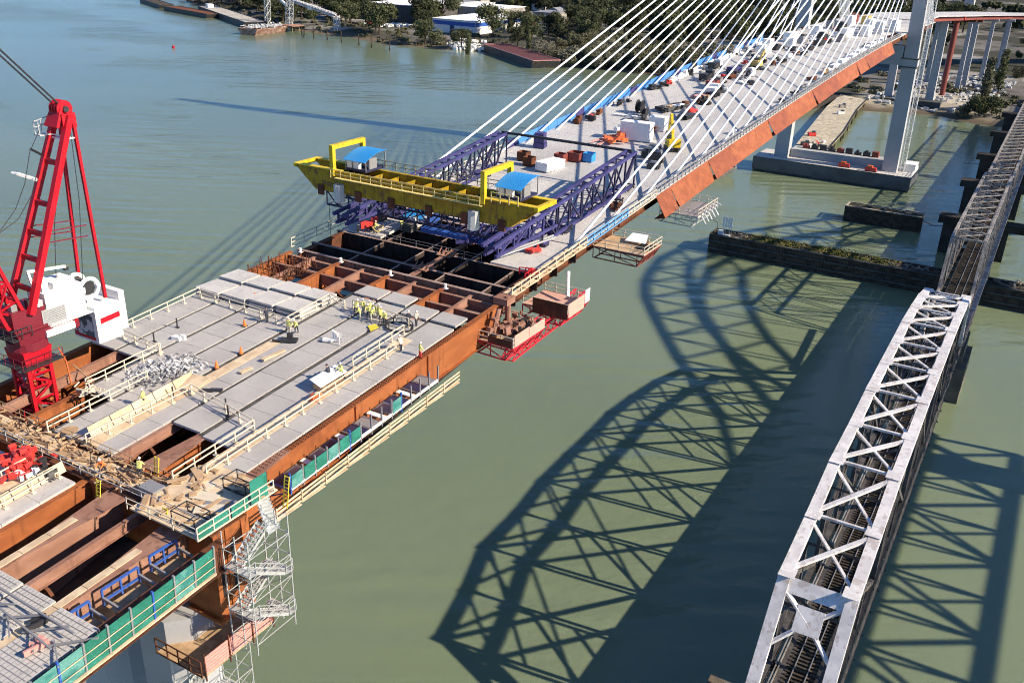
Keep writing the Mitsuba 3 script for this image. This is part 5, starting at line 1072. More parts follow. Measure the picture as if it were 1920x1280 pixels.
m.beam((8.5, -345.6, 39.3), (21.2, -346.2, 39.8), .14, .14).beam((9, -346.8, 39.9), (21, -347.8, 39.6), .12, .12); single('lattice_boom', m, 'steel_grey', 'grey lattice members laid across the near rebar slab', 'lattice boom')
m = MB()
for i in range(9): m.cbox((13.0 + r3.uniform(-1, 1), -352.5 + r3.uniform(-1.5, 1.5), 38.9 + r3.uniform(0, .5)), (r3.uniform(.5, 1.6), r3.uniform(.3, .9), .3), r3.uniform(0, 3))
single('timber_pile', m, 'timber_tan', 'orange tan pile of timber at the lower left border', 'timber')
for i, (x, y) in enumerate(((17.4, -346.2), (19.3, -347.6))): single('tool_pile', MB().cbox((x, y, zp(y) + .25), (1.2, .2, .35), .9).cbox((x + .3, y - .5, zp(y) + .3), (1.5, .2, .4), 1.4).cbox((x - .3, y + .3, zp(y) + .2), (.5, .4, .4), .3), 'steel_black' if i == 0 else 'site_pink', ['black steel offcuts on the rebar slab', 'pinkish steel offcuts near the edge of the rebar slab'][i], 'offcuts')
single('cable_roll', MB().path([(-13.8, -320.6, 40.5), (-11, -321.2, 40.2), (-8.6, -322.4, 40.7), (-6.2, -323.4, 40.8)], .08, 5), 'timber_tan', 'tan cable hanging across the open bay beside the crane', 'cable')
m = MB()
for i in range(26): m.cbox((r3.gauss(-6.4, .9), r3.gauss(-324.0, .6), 40.7 + abs(r3.gauss(0, .35))), (r3.uniform(.2, 1.2), .12, .12), r3.uniform(0, 3), r3.uniform(-1, 1))
single('tool_pile', m, 'rail_cream', 'cream heap of bars and tools at the left panel end by the crane bay', 'tools')
m = MB().beam((-14.5, -324.4, 40.2), (-15.6, -323.6, 41.2), .15, .15).beam((-12.2, -322.2, 39.4), (-12.4, -322.2, 42.0), .12, .12).beam((-12.4, -322.2, 42), (-14.6, -321.4, 42.6), .12, .12); single('davit_arm', m, 'site_orange', 'small orange davit arm in the bay right of the crane mast', 'davit')

# ------------------------------------------------------------------ plant, containers and stacks on the far deck
def Q(x, y, dz=0): return np.array([x, y, zp(y) + .06 + dz])
def container(key, x, y, L, W, H, rz, m_, label, cat, roof=None, group=None):
    k = thing(key, label, cat, group); c = Q(x, y); part(k, 'body', MB().cbox(c + [0, 0, H / 2], (L, W, H), rz), m_); part(k, 'roof', MB().cbox(c + [0, 0, H + .04], (L + .1, W + .1, .08), rz), roof or m_)
    ca, sa = math.cos(rz), math.sin(rz); d = MB()
    for s in (-1, 1): d.cbox(c + [ca * (L / 2 + .02), sa * (L / 2 + .02), H * .48] + np.array([-sa, ca, 0]) * s * W * .24, (.04, W * .42, H * .84), rz)
    part(k, 'door', d, m_); return k
def reel(x, y, r, w, label, m_='steel_black'):
    k = thing('cable_reel', label, 'cable reel'); c = Q(x, y, r)
    for s in (-1, 1): part(k, 'flange', MB().tube(c + [s * w / 2, 0, 0], c + [s * (w / 2 + .12), 0, 0], r, 20), m_)
    part(k, 'drum', MB().tube(c - [w / 2, 0, 0], c + [w / 2, 0, 0], r * .72, 16), 'tyre')
def vehicle(x, y, rz, L, body, cab, label, cat, bed=True):
    k = thing('truck' if L > 5 else 'pickup', label, cat); R_ = np.array([[math.cos(rz), -math.sin(rz), 0], [math.sin(rz), math.cos(rz), 0], [0, 0, 1]]); c = Q(x, y); P = lambda a, b, z: c + R_ @ np.array([a, b, z])
    part(k, 'chassis', MB().cbox(P(0, 0, .65), (L, 1.9, .35), rz), 'steel_black'); part(k, 'cab', MB().cbox(P(L * .33, 0, 1.5), (L * .26, 2.0, 1.5), rz), cab); part(k, 'windscreen', MB().cbox(P(L * .465, 0, 1.75), (.06, 1.8, .7), rz), 'glass_dark')
    part(k, 'bed', MB().cbox(P(-L * .17, 0, 1.25), (L * .62, 2.1, 1.0), rz), body)
    for a in (-.32, .33):
        for s in (-1, 1): part(k, 'wheel', MB().tube(P(a * L, s * .85, .45), P(a * L, s * 1.1, .45), .45, 12), 'tyre')
    return k
def boom_machine(x, y, rz, m_, label, cat, up=6.5):
    k = thing('excavator', label, cat); R_ = np.array([[math.cos(rz), -math.sin(rz), 0], [math.sin(rz), math.cos(rz), 0], [0, 0, 1]]); c = Q(x, y); P = lambda a, b, z: c + R_ @ np.array([a, b, z])
    for s in (-1, 1): part(k, 'track', MB().cbox(P(0, s * .95, .42), (3.2, .55, .8), rz), 'steel_black')
    part(k, 'house', MB().cbox(P(-.3, 0, 1.5), (2.8, 2.3, 1.2), rz).cbox(P(-1.4, 0, 1.9), (.8, 2.2, .9), rz), m_); part(k, 'cab', MB().cbox(P(.7, .7, 2.2), (1.3, .9, 1.4), rz), 'glass_dark')
    b = MB().beam(P(.8, -.2, 1.8), P(1.6, -.2, up * .62), .5, .6); b.beam(P(1.6, -.2, up * .62), P(3.2, -.2, up), .45, .55); part(k, 'boom', b, m_); part(k, 'stick', MB().beam(P(3.2, -.2, up), P(4.2, -.2, up * .45), .32, .36), m_); part(k, 'bucket', MB().cbox(P(4.2, -.2, up * .38), (.8, .9, .8), rz, .3), 'steel_black'); return k
def stack(x, y, L, W, n, rz, m_, label, cat='timber', gap=.16):
    k = thing('timber_stack' if cat == 'timber' else 'pipe_stack', label, cat)
    for i in range(n):
        for j in range(int(W / .35)): pass
        part(k, 'layer', MB().cbox(Q(x, y, .1 + i * gap), (L, W, gap * .7), rz), m_)
boom_machine(9.6, -209.5, 2.2, 'yellow_paint', 'yellow excavator with raised boom on the right lane of the deck', 'excavator', 6.2)
container('site_office', .6, -205.5, 6.0, 2.6, 3.4, .08, 'white_paint', 'large white site cabin beside the orange machine in mid deck', 'site cabin')
container('site_cabin', 1.2, -196, 3.2, 2.6, 2.6, .1, 'white_paint', 'smaller white cabin behind the large white cabin', 'site cabin')
k = thing('grout_pump', 'orange and pink grout pump spilling pipes left of the white cabin', 'pump')
m = MB()
for i in range(24): m.cbox(Q(-2.4 + r3.gauss(0, 1.0), -208.6 + r3.gauss(0, 1.4), .4 + abs(r3.gauss(0, .5))), (r3.uniform(.4, 1.6), r3.uniform(.3, .8), r3.uniform(.3, .9)), r3.uniform(0, 3))
part(k, 'housing', m, 'site_orange'); m = MB()
for i in range(12): m.beam(Q(-4.5 + r3.gauss(0, .8), -211.5 + r3.gauss(0, 1.2), .3), Q(-3 + r3.gauss(0, .8), -207 + r3.gauss(0, 1.2), .6), .15, .15)
part(k, 'pipework', m, 'site_pink')
for i, (x, y, L, m_, lab) in enumerate(((-2.9, -224.5, 2.4, 'rust_red', 'big red brown skip bin right of the traveller truss'), (-4.8, -226.8, 1.8, 'rust_red', 'smaller red brown skip left of the big one'), (-11.2, -229, 1.8, 'rust_dark', 'dark brown crate on the deck behind the yellow frame'), (-8.6, -231.5, 1.7, 'rust_dark', 'second dark brown crate, nearer the traveller'), (-.6, -223.8, 1.7, 'blue_canopy', 'blue plastic tank beside the red skip'))):
    k = thing('skip_bin', lab, 'bin'); c = Q(x, y); b = MB()
    for s in (-1, 1): b.cbox(c + [s * L / 2, 0, .8], (.1, L, 1.5)); b.cbox(c + [0, s * L / 2, .8], (L, .1, 1.5))
    b.cbox(c + [0, 0, .1], (L, L, .15)); part(k, 'shell', b, m_); part(k, 'contents', MB().cbox(c + [0, 0, .9], (L * .9, L * .9, .3)), 'haunch_grey' if i != 4 else 'white_paint')
container('flat_container', -4.4, -231.5, 5.2, 2.6, 1.4, 1.4, 'white_sheet', 'low white covered container beside the right truss', 'container')
k = thing('generator', 'violet stacked generator standing alone at the left of the deck', 'generator'); c = Q(-12.8, -220)
for i in range(3): part(k, 'module', MB().cbox(c + [0, 0, .5 + i * .95], (2.2 - .2 * i, 2.0, .85), .2), 'violet_steel')
for i, (x, y, L, W, H, lab) in enumerate(((8.2, -216, 3.4, 2.2, 1.5, 'black welding rig right of the traveller truss'), (10.2, -218.4, 2.6, 2.0, 1.8, 'second black rig nearer the right edge'), (6.8, -211.6, 2.4, 1.6, .9, 'low black plant beyond the truss end'), (11.2, -222, 2.2, 1.6, .8, 'low dark box by the right cable anchors'))):
    k = thing('welding_rig', lab, 'welding rig'); part(k, 'frame', MB().cbox(Q(x, y, H / 2), (L, W, H * .8), .2), 'steel_black'); part(k, 'tank', MB().tube(Q(x - L / 3, y, H + .2), Q(x + L / 3, y, H + .2), .35, 10), 'steel_grey'); part(k, 'handrail', MB().cbox(Q(x, y - W / 2, H + .4), (L, .06, .06), .2).cbox(Q(x - L / 2, y - W / 2, H * .8), (.06, .06, 1.0), .2).cbox(Q(x + L / 2, y - W / 2, H * .8), (.06, .06, 1.0), .2), 'steel_grey')
reel(-8.0, -184, 1.4, 1.0, 'big black cable reel on the left half of the deck'); reel(-6.0, -186, .9, .8, 'smaller dark reel beside the big black reel')
k = thing('hose_coil', 'coiled black hose lying in the middle of the deck', 'hose')
m = MB()
for j in range(3): m.path([tuple(Q(.9 + (1.5 - j * .25) * math.cos(t), -168 + (1.6 - j * .25) * math.sin(t), .15 + j * .2)) for t in np.linspace(0, math.tau, 22)], .16, 5)
part(k, 'coil', m, 'tyre')
stack(-3.5, -176, 9, 3.6, 4, 1.35, 'haunch_grey', 'dark stack of long form panels in mid deck'); stack(-5.5, -190.5, 5.5, 2.2, 3, .2, 'steel_grey', 'striped grey stack of steel beside the small white cabin'); stack(-9.4, -188.6, 5.2, .8, 2, .1, 'white_sheet', 'thin white beam lying left of the cable reel'); stack(2.6, -183, 4.6, 2.4, 5, 1.4, 'steel_black', 'black slatted stack right of the mid deck line'); stack(-2.2, -161, 6.5, 2.2, 3, 1.3, 'site_pink', 'pinkish stack of bars along the deck centre')
vehicle(-3.6, -149, 1.5, 6.2, 'rust_red', 'truss_grey', 'grey and red lorry parked in the middle of the deck', 'lorry'); vehicle(-1.2, -157, 1.7, 5.6, 'white_paint', 'white_paint', 'white lorry in front of the red one', 'lorry'); vehicle(-8.4, -141, 1.5, 5.4, 'steel_black', 'steel_black', 'black pickup truck left of the red lorry', 'pickup'); vehicle(-5.0, -128, 1.2, 5.8, 'violet_steel', 'steel_grey', 'dark violet plant truck near the yellow machine', 'lorry')
boom_machine(-2.6, -118, 1.4, 'yellow_dusty', 'dusty yellow telescopic machine facing away on the far deck', 'telehandler', 4.8); vehicle(-12.2, -124, 1.5, 5.6, 'steel_black', 'white_paint', 'dark van by the blue edge screen', 'van'); stack(-4.0, -134, 5.0, 2.4, 4, 1.3, 'rust_dark', 'brown stack of steel between the parked lorries')
ORD = ['first', 'second', 'third', 'fourth', 'fifth', 'sixth', 'seventh', 'eighth', 'ninth', 'tenth', 'eleventh', 'twelfth', 'thirteenth']
wl = [f'{o} white site cabin counted from the dusty yellow machine towards the tower' for o in ORD]
for i, (x, y, L, W, H) in enumerate(((-9.6, -88, 5, 2.6, 2.2), (-11.4, -78, 4, 2.4, 2.6), (-6.6, -70, 5, 2.4, 2.4), (-9.8, -58, 6, 2.6, 2.8), (-3.0, -46, 5, 2.6, 2.4), (-7.0, -36, 6, 2.6, 3.2), (2.5, -34, 6, 2.6, 2.8), (7.4, -26, 5, 2.6, 3.4), (9.4, -14, 5, 2.6, 4.0), (3, 6, 6, 2.6, 3.0), (-6, 12, 6, 2.6, 3.4), (9.2, 14, 6, 2.6, 3.0), (12.0, 2, 4, 2.4, 3.6))): container('white_cabin', x, y, L, W, H, 1.4 + .1 * (i % 3), 'white_sheet' if i % 2 else 'white_paint', wl[i], 'site cabin', group='white cabins on the deck near the tower')
dl_ = [f'{o} dark plant bundle counted from the dusty yellow machine towards the tower' for o in ORD]
for i, (x, y, L, W, H) in enumerate(((-11.0, -96, 4.4, 2, 1.2), (-8, -80, 4, 1.8, 1.6), (-3.2, -78, 5, 2, 1.0), (-5.5, -60, 4, 2, 2.6), (0.5, -62, 4.5, 2.2, 1.8), (-1.2, -52, 3.5, 2.2, 2.8), (4.0, -48, 3.5, 2, 2.2), (5.5, -20, 4, 2.2, 2.6), (-3, -16, 4, 2.2, 3.0), (-8.5, -8, 4, 2.4, 3.2))):
    k = thing('plant_bundle', dl_[i], 'plant', 'dark plant on the deck near the tower'); part(k, 'body', MB().cbox(Q(x, y, H * .45), (L, W, H * .8), 1.4), 'steel_black' if i % 3 else 'steel_grey'); part(k, 'top', MB().cbox(Q(x, y, H * .9), (L * .5, W * .8, H * .3), 1.4), 'haunch_grey')
container('red_container', -7.8, 26, 6, 2.6, 3.2, 1.5, 'rust_red', 'dull red container across the deck behind the tower line', 'container'); container('yellow_container', -2.0, 22, 5, 2.6, 3.0, 1.5, 'yellow_dusty', 'pale yellow container beside the dull red one', 'container')
for i, y in enumerate(np.arange(-112, -34, 7.2)): container('cover_sheet', 15.2, y, 6.4, 1.6, .7 + .3 * (i % 3), 1.57, 'white_sheet', f'{ORD[i]} white cover along the right deck edge, counted towards the tower', 'cover', group='white covers along the right deck edge')
gk = {'steel_black': 'dark', 'white_sheet': 'white', 'rust_dark': 'brown', 'timber_tan': 'tan', 'steel_grey': 'grey', 'blue_paint': 'blue', 'site_red': 'red', 'violet_steel': 'violet'}
for i in range(130):
    y = r3.uniform(-205, -12); x = r3.choice([-14.8, -1.5, 0.5, -3.5, -6, -14.8, 15]) + r3.gauss(0, .9); x = max(-15.6, min(15.6, x)); m_ = r3.choice(['steel_black', 'steel_black', 'steel_black', 'white_sheet', 'white_sheet', 'rust_dark', 'timber_tan', 'steel_grey', 'steel_grey', 'steel_black', 'rust_dark', 'site_red'])
    m = MB(); L = r3.uniform(.8, 2.6)
    for j in range(r3.randint(2, 5)): m.cbox(Q(x + r3.uniform(-.6, .6), y + r3.uniform(-1, 1), .25 + .22 * j), (r3.uniform(.4, 1.2), L * r3.uniform(.5, 1), r3.uniform(.3, .8)), r3.uniform(-.4, .4))
    single('site_crate', m, m_, f'small {gk[m_]} crate or bundle lying on the far deck between the stay cables', 'crate', f'small {gk[m_]} crates on the far deck')
# anchor tools and black clamps by the right hand cables
for i, (x, y) in enumerate(((13.2, -258.5), (12.4, -249.0), (14.4, -243.5), (13.0, -236))):
    m = MB().path([tuple(Q(x + .5 * math.cos(t), y + .7 * math.sin(t), .6)) for t in np.linspace(0, 4.6, 9)], .14, 5); m.beam(Q(x, y - 1.2, .2), Q(x + .4, y + .6, 1.0), .2, .2); single('hose_clamp', m, 'steel_black', ['black hooked clamp by the first right hand stay', 'black hooked clamp by the second right hand stay', 'black bracket near the blue rail', 'black looped hose near the fairing end'][i], 'clamp')
m = MB()
for i in range(14): m.cbox(Q(14.6 + r3.uniform(-.8, .8), -245.5 + r3.uniform(-1.6, 1.6), .4), (r3.uniform(.4, 1.0), .4, .5), r3.uniform(0, 3))
single('tool_pile', m, 'rust_dark', 'brown pile of tools against the blue edge rail', 'tools')
m = MB()
for i in range(10): m.cbox(Q(12.6 + r3.uniform(-.9, .9), -267.6 + r3.uniform(-.9, .9), .4), (r3.uniform(.4, 1.1), .3, .5), r3.uniform(0, 3), r3.uniform(-.6, .6))
single('stressing_jack', m, 'site_red', 'red and pink stressing jack parts on the right hand panels', 'jack'); single('jack_beam', MB().beam(Q(9.8, -272.6, .7), Q(13.6, -263.8, 1.3), .22, .22).beam(Q(10.4, -273.0, .7), Q(14.2, -264.2, 1.3), .22, .22), 'galvanised', 'pair of slender steel beams laid diagonally over the right hand panels', 'beam')
m = MB(); railing(m, [Q(15.0, -275.6), Q(16.6, -275.2), Q(16.8, -277.4)], 1.0, .9, .06, 2); single('barrier', m, 'crane_red', 'small red barrier at the right hand corner of the open grid', 'barrier'); single('spill_bag', MB().cbox(Q(16.4, -274.4, .3), (1.2, .9, .5), .4).cbox(Q(15.8, -274.0, .25), (.6, .6, .4), .9), 'site_red', 'bright red bag beside the small red barrier', 'bag')
k = thing('red_machine', 'red wheeled machine with yellow hoses at the left edge under the traveller', 'machine'); part(k, 'body', MB().cbox(Q(-12.6, -272.2, .8), (2.2, 1.1, .9), .9).cbox(Q(-12.0, -271.4, 1.4), (.9, .7, .7), .9), 'site_red')
for dx in (-.8, .8): part(k, 'wheel', MB().tube(Q(-12.6 + dx, -273.2 + dx * .6, .4), Q(-12.4 + dx, -273.0 + dx * .6, .4), .42, 12), 'tyre')
part(k, 'hose', MB().path([tuple(Q(-10.6 + .8 * math.cos(t), -272.4 + .8 * math.sin(t), .7 + .3 * math.sin(2 * t))) for t in np.linspace(0, 6, 14)], .07, 4), 'yellow_pale')
for i, (x, y, s) in enumerate(((-7.4, -269.3, 1.2), (-8.6, -267.0, .8), (-6.4, -264.4, 1.0), (-13.4, -268, .9), (-14.4, -266.2, .9))): single('equipment_box', MB().cbox(Q(x, y, .5), (1.6 * s, 1.2 * s, 1.0 * s), .5 * i).cbox(Q(x + .4, y + .5, .8), (.6, .5, .5), .3), ['haunch_grey', 'white_paint', 'blue_paint', 'steel_black', 'white_sheet'][i], ['dark grey equipment box on the white panels', 'white equipment box on the panels under the cross truss', 'blue equipment box under the cross truss', 'black box among the clutter at the left rail', 'white sack among the clutter at the left rail'][i], 'equipment box')
# on the pile cap
for i, (x, y) in enumerate(((4.5, -7.6), (14.5, -8.6))): k = thing('red_skip', ['red machine on the pile cap between the tower legs', 'red machine on the pile cap beside the right leg'][i], 'machine'); part(k, 'body', MB().box(x - 2, x + 2, y - .8, y + .8, 6.0, 7.2), 'site_red'); part(k, 'deck', MB().box(x - 1.2, x + .6, y - .7, y + .7, 7.2, 7.9), 'site_orange'); part(k, 'skid', MB().box(x - 2.2, x + 2.2, y - .9, y + .9, 5.75, 6.0), 'steel_black')
for i in range(9): single('deck_crate', MB().box(-14 + i * 3.3, -11.6 + i * 3.3, 1.5, 3.6, 9.0, 10.0 + .5 * (i % 3)).box(-13.4 + i * 3.3, -12.4 + i * 3.3, 1.8, 3.2, 10, 10.8 + .3 * (i % 2)), 'steel_black' if i % 4 else 'rust_red', f'{ORD[i]} crate from the left along the plinth between the tower legs', 'crate', 'crates along the tower plinth')
single('white_shed', MB().box(24.8, 29, -1.0, 5.5, 5.72, 8.6).box(24.6, 29.2, -1.2, 5.7, 8.6, 8.75), 'white_paint', 'white framed shed on the pile cap right of the tower leg', 'shed')
m = MB(); railing(m, [(29.1, -10, 5.7), (29.1, 7.4, 5.7)], 1.3, 1.6, .07, 3); railing(m, [(20, -10, 5.7), (29, -10, 5.7)], 1.3, 1.6, .05, 2); single('cap_railing', m, 'white_paint', 'white railing along the right end of the pile cap', 'railing')
# ------------------------------------------------------------------ trees: four kinds, instanced
def leaf_fn(a, b):
    def f(p, n, uv): return mix(a, b, smooth_ := smoothstep(.3, .7, fbm(p.x * .35, p.y * .35, p.z * .5, 3)))
    return proc(f)
for nm, a, b in (('leaf_dark', (.042, .050, .028), (.085, .092, .055)), ('leaf_mid', (.070, .085, .042), (.120, .130, .070)), ('leaf_olive', (.095, .10, .06), (.16, .155, .10)), ('leaf_pale', (.15, .15, .115), (.23, .22, .17))):
    scene['mat_' + nm] = {'type': 'twosided', 'b': {'type': 'diffuse', 'reflectance': leaf_fn(a, b)}}
mat('bark', (.09, .07, .055), .95, spec=.1)
def crown(seed, lobes, n, size):
    r = np.random.default_rng(seed); V, F = [], []; L = np.array(lobes, float); wts = L[:, 3] ** 2; wts /= wts.sum()
    k = r.choice(len(L), n, p=wts); d = r.normal(size=(n, 3)); d /= np.linalg.norm(d, axis=1)[:, None]; rad = L[k, 3] * (.55 + .5 * r.random(n)); c = L[k, :3] + d * rad[:, None] * np.array([1, 1, L[0, 4]])
    nrm = d + r.normal(size=(n, 3)) * .6; nrm /= np.linalg.norm(nrm, axis=1)[:, None]; t = np.cross(nrm, r.normal(size=(n, 3))); t /= np.linalg.norm(t, axis=1)[:, None]; b = np.cross(nrm, t); s = size * (.6 + .8 * r.random(n))[:, None]
    v = np.stack([c - t * s, c + b * s * .6, c + t * s, c - b * s * .6], 1).reshape(-1, 3); i = np.arange(n)[:, None] * 4; return v, np.hstack([i, i + 1, i + 2, i + 3])
def trunk(h, r, limbs):
    m = MB().tube((0, 0, -1), (0, 0, h), r, 7, r * .45)
    for (z, x, y, zz) in limbs: m.tube((0, 0, z), (x, y, zz), r * .4, 5, r * .12)
    return m
r8 = random.Random(5)
def lobes(kind, seed):
    q = random.Random(seed)
    if kind == 'poplar': return [(q.uniform(-.5, .5), q.uniform(-.5, .5), 4 + i * 2.4, 2.3 - .16 * abs(i - 2.5), 1.25) for i in range(8)]
    if kind == 'conifer': return [(q.uniform(-.2, .2), q.uniform(-.2, .2), 2.5 + i * 1.8, 3.4 - i * .42, .7) for i in range(8)]
    if kind == 'willow': return [(q.gauss(0, 3.2), q.gauss(0, 3.2), q.uniform(2.2, 7.5), q.uniform(1.8, 3.2), .95) for i in range(11)]
    return [(q.gauss(0, 2.4), q.gauss(0, 2.4), q.uniform(4.2, 9.8), q.uniform(1.9, 3.2), .9) for i in range(10)]
GROUPS = {}
for kind, leaf, vs in (('broadleaf', 'leaf_dark', 3), ('broadleaf', 'leaf_mid', 2), ('poplar', 'leaf_olive', 2), ('poplar', 'leaf_mid', 1), ('willow', 'leaf_mid', 1), ('willow', 'leaf_dark', 1), ('broadleaf', 'leaf_olive', 1), ('conifer', 'leaf_mid', 1), ('willow', 'leaf_olive', 2), ('willow', 'leaf_pale', 2), ('conifer', 'leaf_dark', 1)):
    for v in range(vs):
        gid = f'{kind}_{leaf}_{v}_group'; L = lobes(kind, v * 17 + len(gid)); H = max(l[2] + l[3] for l in L)
        scene[gid] = {'type': 'shapegroup', 'trunk': mikit.ply(trunk(H * .8, .38, [(H * .3, l[0] * .8, l[1] * .8, l[2]) for l in L[:5]]).mesh(), 'mat_bark'),
                      'crown': mikit.ply(crown(v + 3, L, 2100 if kind != 'willow' else 2400, .40), 'mat_' + leaf)}
        GROUPS.setdefault((kind, leaf), []).append((gid, H))
TREES = 0
def tree(x, y, kind, leaf, h, label, group=None):
    global TREES
    gid, H = r8.choice(GROUPS[(kind, leaf)]); s = h / H; k = thing({'broadleaf': 'tree', 'poplar': 'poplar_tree', 'willow': 'willow_tree', 'conifer': 'conifer_tree'}[kind], label, 'tree', group); z = gz_at(x, y)
    sw = s * r8.uniform(.85, 1.2); scene[k] = {'type': 'instance', 'sg': {'type': 'ref', 'id': gid}, 'to_world': T().translate([x, y, z - .2]).rotate([0, 0, 1], r8.uniform(0, 360)).scale([sw, sw, s])}
for x, y, kind, leaf, h, lab in ((34, 196, 'poplar', 'leaf_olive', 27, 'tall pale poplar right of the bridge tower, nearer of the two'), (36, 268, 'poplar', 'leaf_mid', 26, 'tall dark poplar behind the pale one on the right bank'), (37, 181, 'willow', 'leaf_mid', 13, 'wide round willow at the water edge right of the bridge tower'), (27, 180, 'willow', 'leaf_olive', 7, 'low shrubby willow left of the round one at the water edge'),
                                 (-317, 224, 'poplar', 'leaf_mid', 21, 'slim poplar standing in front of the white and blue warehouse'), (-336, 244, 'broadleaf', 'leaf_dark', 17, 'dark tree left of the slim poplar by the warehouse'), (-372, 247, 'broadleaf', 'leaf_mid', 21, 'tall leafy tree on the bank below the blue tank'), (-432, 266, 'broadleaf', 'leaf_mid', 27, 'largest green tree on the far bank beside the dark shed'), (-447, 280, 'broadleaf', 'leaf_dark', 26, 'dark tall tree just left of the largest green tree'),
                                 (-300, 268, 'broadleaf', 'leaf_dark', 17, 'dark tree behind the moored maroon barge'), (-285, 258, 'poplar', 'leaf_mid', 19, 'upright green tree over the middle of the maroon barge'), (-268, 252, 'willow', 'leaf_pale', 12, 'pale willow just right of the maroon barge trees')):
    tree(x, y, kind, leaf, h, lab)
for i in range(62):
    x = r8.uniform(-262, -120); y = shore(x) + 5 + 75 * r8.random() ** 1.5; lf = r8.choice(['leaf_pale', 'leaf_olive', 'leaf_olive']); zn = 'left' if x < -215 else 'middle' if x < -170 else 'right'
    tree(x, y, 'willow', lf, r8.uniform(8, 15), f'{"pale grey" if lf == "leaf_pale" else "olive"} willow scrub on the {zn} part of the bank behind the stay cables', f'{lf[5:]} willows, {zn} part of the bank')
for i in range(46):
    x = r8.uniform(-860, -430); y = shore(x) + r8.uniform(14, 70)
    if -480 < x < -440 and y < 345: continue
    lf = r8.choice(['leaf_dark', 'leaf_dark', 'leaf_mid']); zn = 'beside the farthest barge' if x < -720 else 'behind the gravel barge' if x < -560 else 'around the loading gantry'
    tree(x, y, 'broadleaf', lf, r8.uniform(13, 24), f'{"dark" if lf == "leaf_dark" else "mid green"} leafy tree on the bank {zn}', f'{lf[5:]} trees {zn}')
def clear(x, y):
    for (a, b, c, d) in ((-424, -352, 225, 316), (-500, -450, 258, 345), (-425, -355, 300, 470), (-540, -455, 340, 450), (-575, -455, 450, 590), (-395, -325, 385, 580), (-480, -400, 430, 510)):
        if a < x < b and c < y < d: return False
    return True
n_f = 0
while n_f < 286:
    x = r8.uniform(-660, -30); y = 290 + 560 * r8.random() ** 1.25
    u, v = (x + 140) / 300, (y - 640) / 420
    if not clear(x, y) or y < shore(x) + 70: continue
    if x > -160 and y < 420: continue
    if y < 460 and -260 < x < -150 and r8.random() < .5: continue
    if x < 20 - y * .02 and x > -70 and y < 700: continue
    kd = r8.choice(['broadleaf', 'broadleaf', 'broadleaf', 'conifer']); zn = 'above the moored barges' if x < -520 else 'round the sheds and warehouse' if x < -330 else 'behind the pale willows' if x < -180 else 'between the stay cables'; rw = 'near' if y < 420 else 'middle' if y < 560 else 'far'
    lf = r8.choice(['leaf_dark', 'leaf_dark', 'leaf_mid']); lf = 'leaf_dark' if kd == 'conifer' else lf
    tree(x, y, kd, lf, r8.uniform(15, 30), f'{"pointed conifer" if kd == "conifer" else "dark tree" if lf == "leaf_dark" else "mid green tree"} in the {rw} rows of wood {zn}', f'{kd} {lf[5:]} trees, {rw} rows, {zn}'); n_f += 1
for i in range(26):
    x = r8.uniform(30, 120); y = r8.uniform(230, 640); tree(x, y, r8.choice(['broadleaf', 'willow']), 'leaf_dark' if i % 2 else 'leaf_mid', r8.uniform(6, 13), 'small dark tree on the slope under the right hand approach', 'trees under the right hand approach') if abs(x - 59) > 6 else None
# the farther wood reads as one mass
V, F, off = [], [], 0; q8 = np.random.default_rng(8)
for i in range(1150):
    x, y = q8.uniform(-1500, 420), 540 + 2000 * q8.random() ** 1.6
    if not clear(x, y): continue
    if -60 < x - 40 < 60 and y < 1500 and q8.random() < .8: continue
    L = lobes('broadleaf', int(q8.integers(1000))); v, f = crown(i, L[:6], 170, 1.4); s = q8.uniform(1.2, 2.0); V.append(v * s + [x, y, gz_at(x, y) - 2]); F.append(f + off); off += len(v)
k = single('wood', (np.vstack(V), np.vstack(F)), 'leaf_dark', 'far-off dark wood merging along the top of the view', 'wood'); labels[k]['kind'] = 'stuff'
V, F, off = [], [], 0
for i in range(800):
    x = q8.uniform(-900, 300); d = abs(q8.normal(0, 60)) + 3; y = shore(x) + d
    if -20 < x < 30 and d < 60: continue
    v, f = crown(i, [(0, 0, .7, 1.3, .7), (1, .4, .6, 1.0, .7), (-.8, .6, .5, 1.1, .7)], 60, .55); s = q8.uniform(.7, 1.9); V.append(v * s + [x, y, gz_at(x, y)]); F.append(f + off); off += len(v)
k = single('undergrowth', (np.vstack(V), np.vstack(F)), 'leaf_olive', 'rough undergrowth and bushes along the far bank', 'undergrowth'); labels[k]['kind'] = 'stuff'

# ------------------------------------------------------------------ buildings on the far bank
def building(key, label, x0, x1, y0, y1, h, wall, roof, band=None, cat='building', group=None, doors=0, win=0):
    k = thing(key, label, cat, group); z = gz_at((x0 + x1) / 2, (y0 + y1) / 2) - .6
    w_ = part(k, 'wall', MB().box(x0, x1, y0, y1, z, z + h), wall); part(k, 'roof', MB().box(x0 - .5, x1 + .5, y0 - .5, y1 + .5, z + h, z + h + .5), roof)
    if band: part(w_, 'band', MB().box(x1 + .02, x1 + .12, y0 + .2, y1 - .2, z + h * .62, z + h * .9).box(x0 + .2, x1 - .2, y0 - .12, y0 - .02, z + h * .62, z + h * .9), band)
    for i in range(doors): x = x0 + (x1 - x0) * (i + .6) / (doors + .3); part(k, 'door', MB().box(x - 2.2, x + 2.2, y0 - .16, y0 - .03, z, z + h * .62), 'blue_dark')
    for i in range(win): y = y0 + (y1 - y0) * (i + .5) / win; part(k, 'window', MB().box(x1 + .02, x1 + .1, y - 1.2, y + 1.2, z + h * .3, z + h * .62), 'glass_dark')
    return k
building('warehouse', 'big white warehouse with a blue band round its walls', -412, -368, 314, 392, 11.5, 'white_paint', 'white_sheet', 'blue_paint', 'warehouse', doors=1)
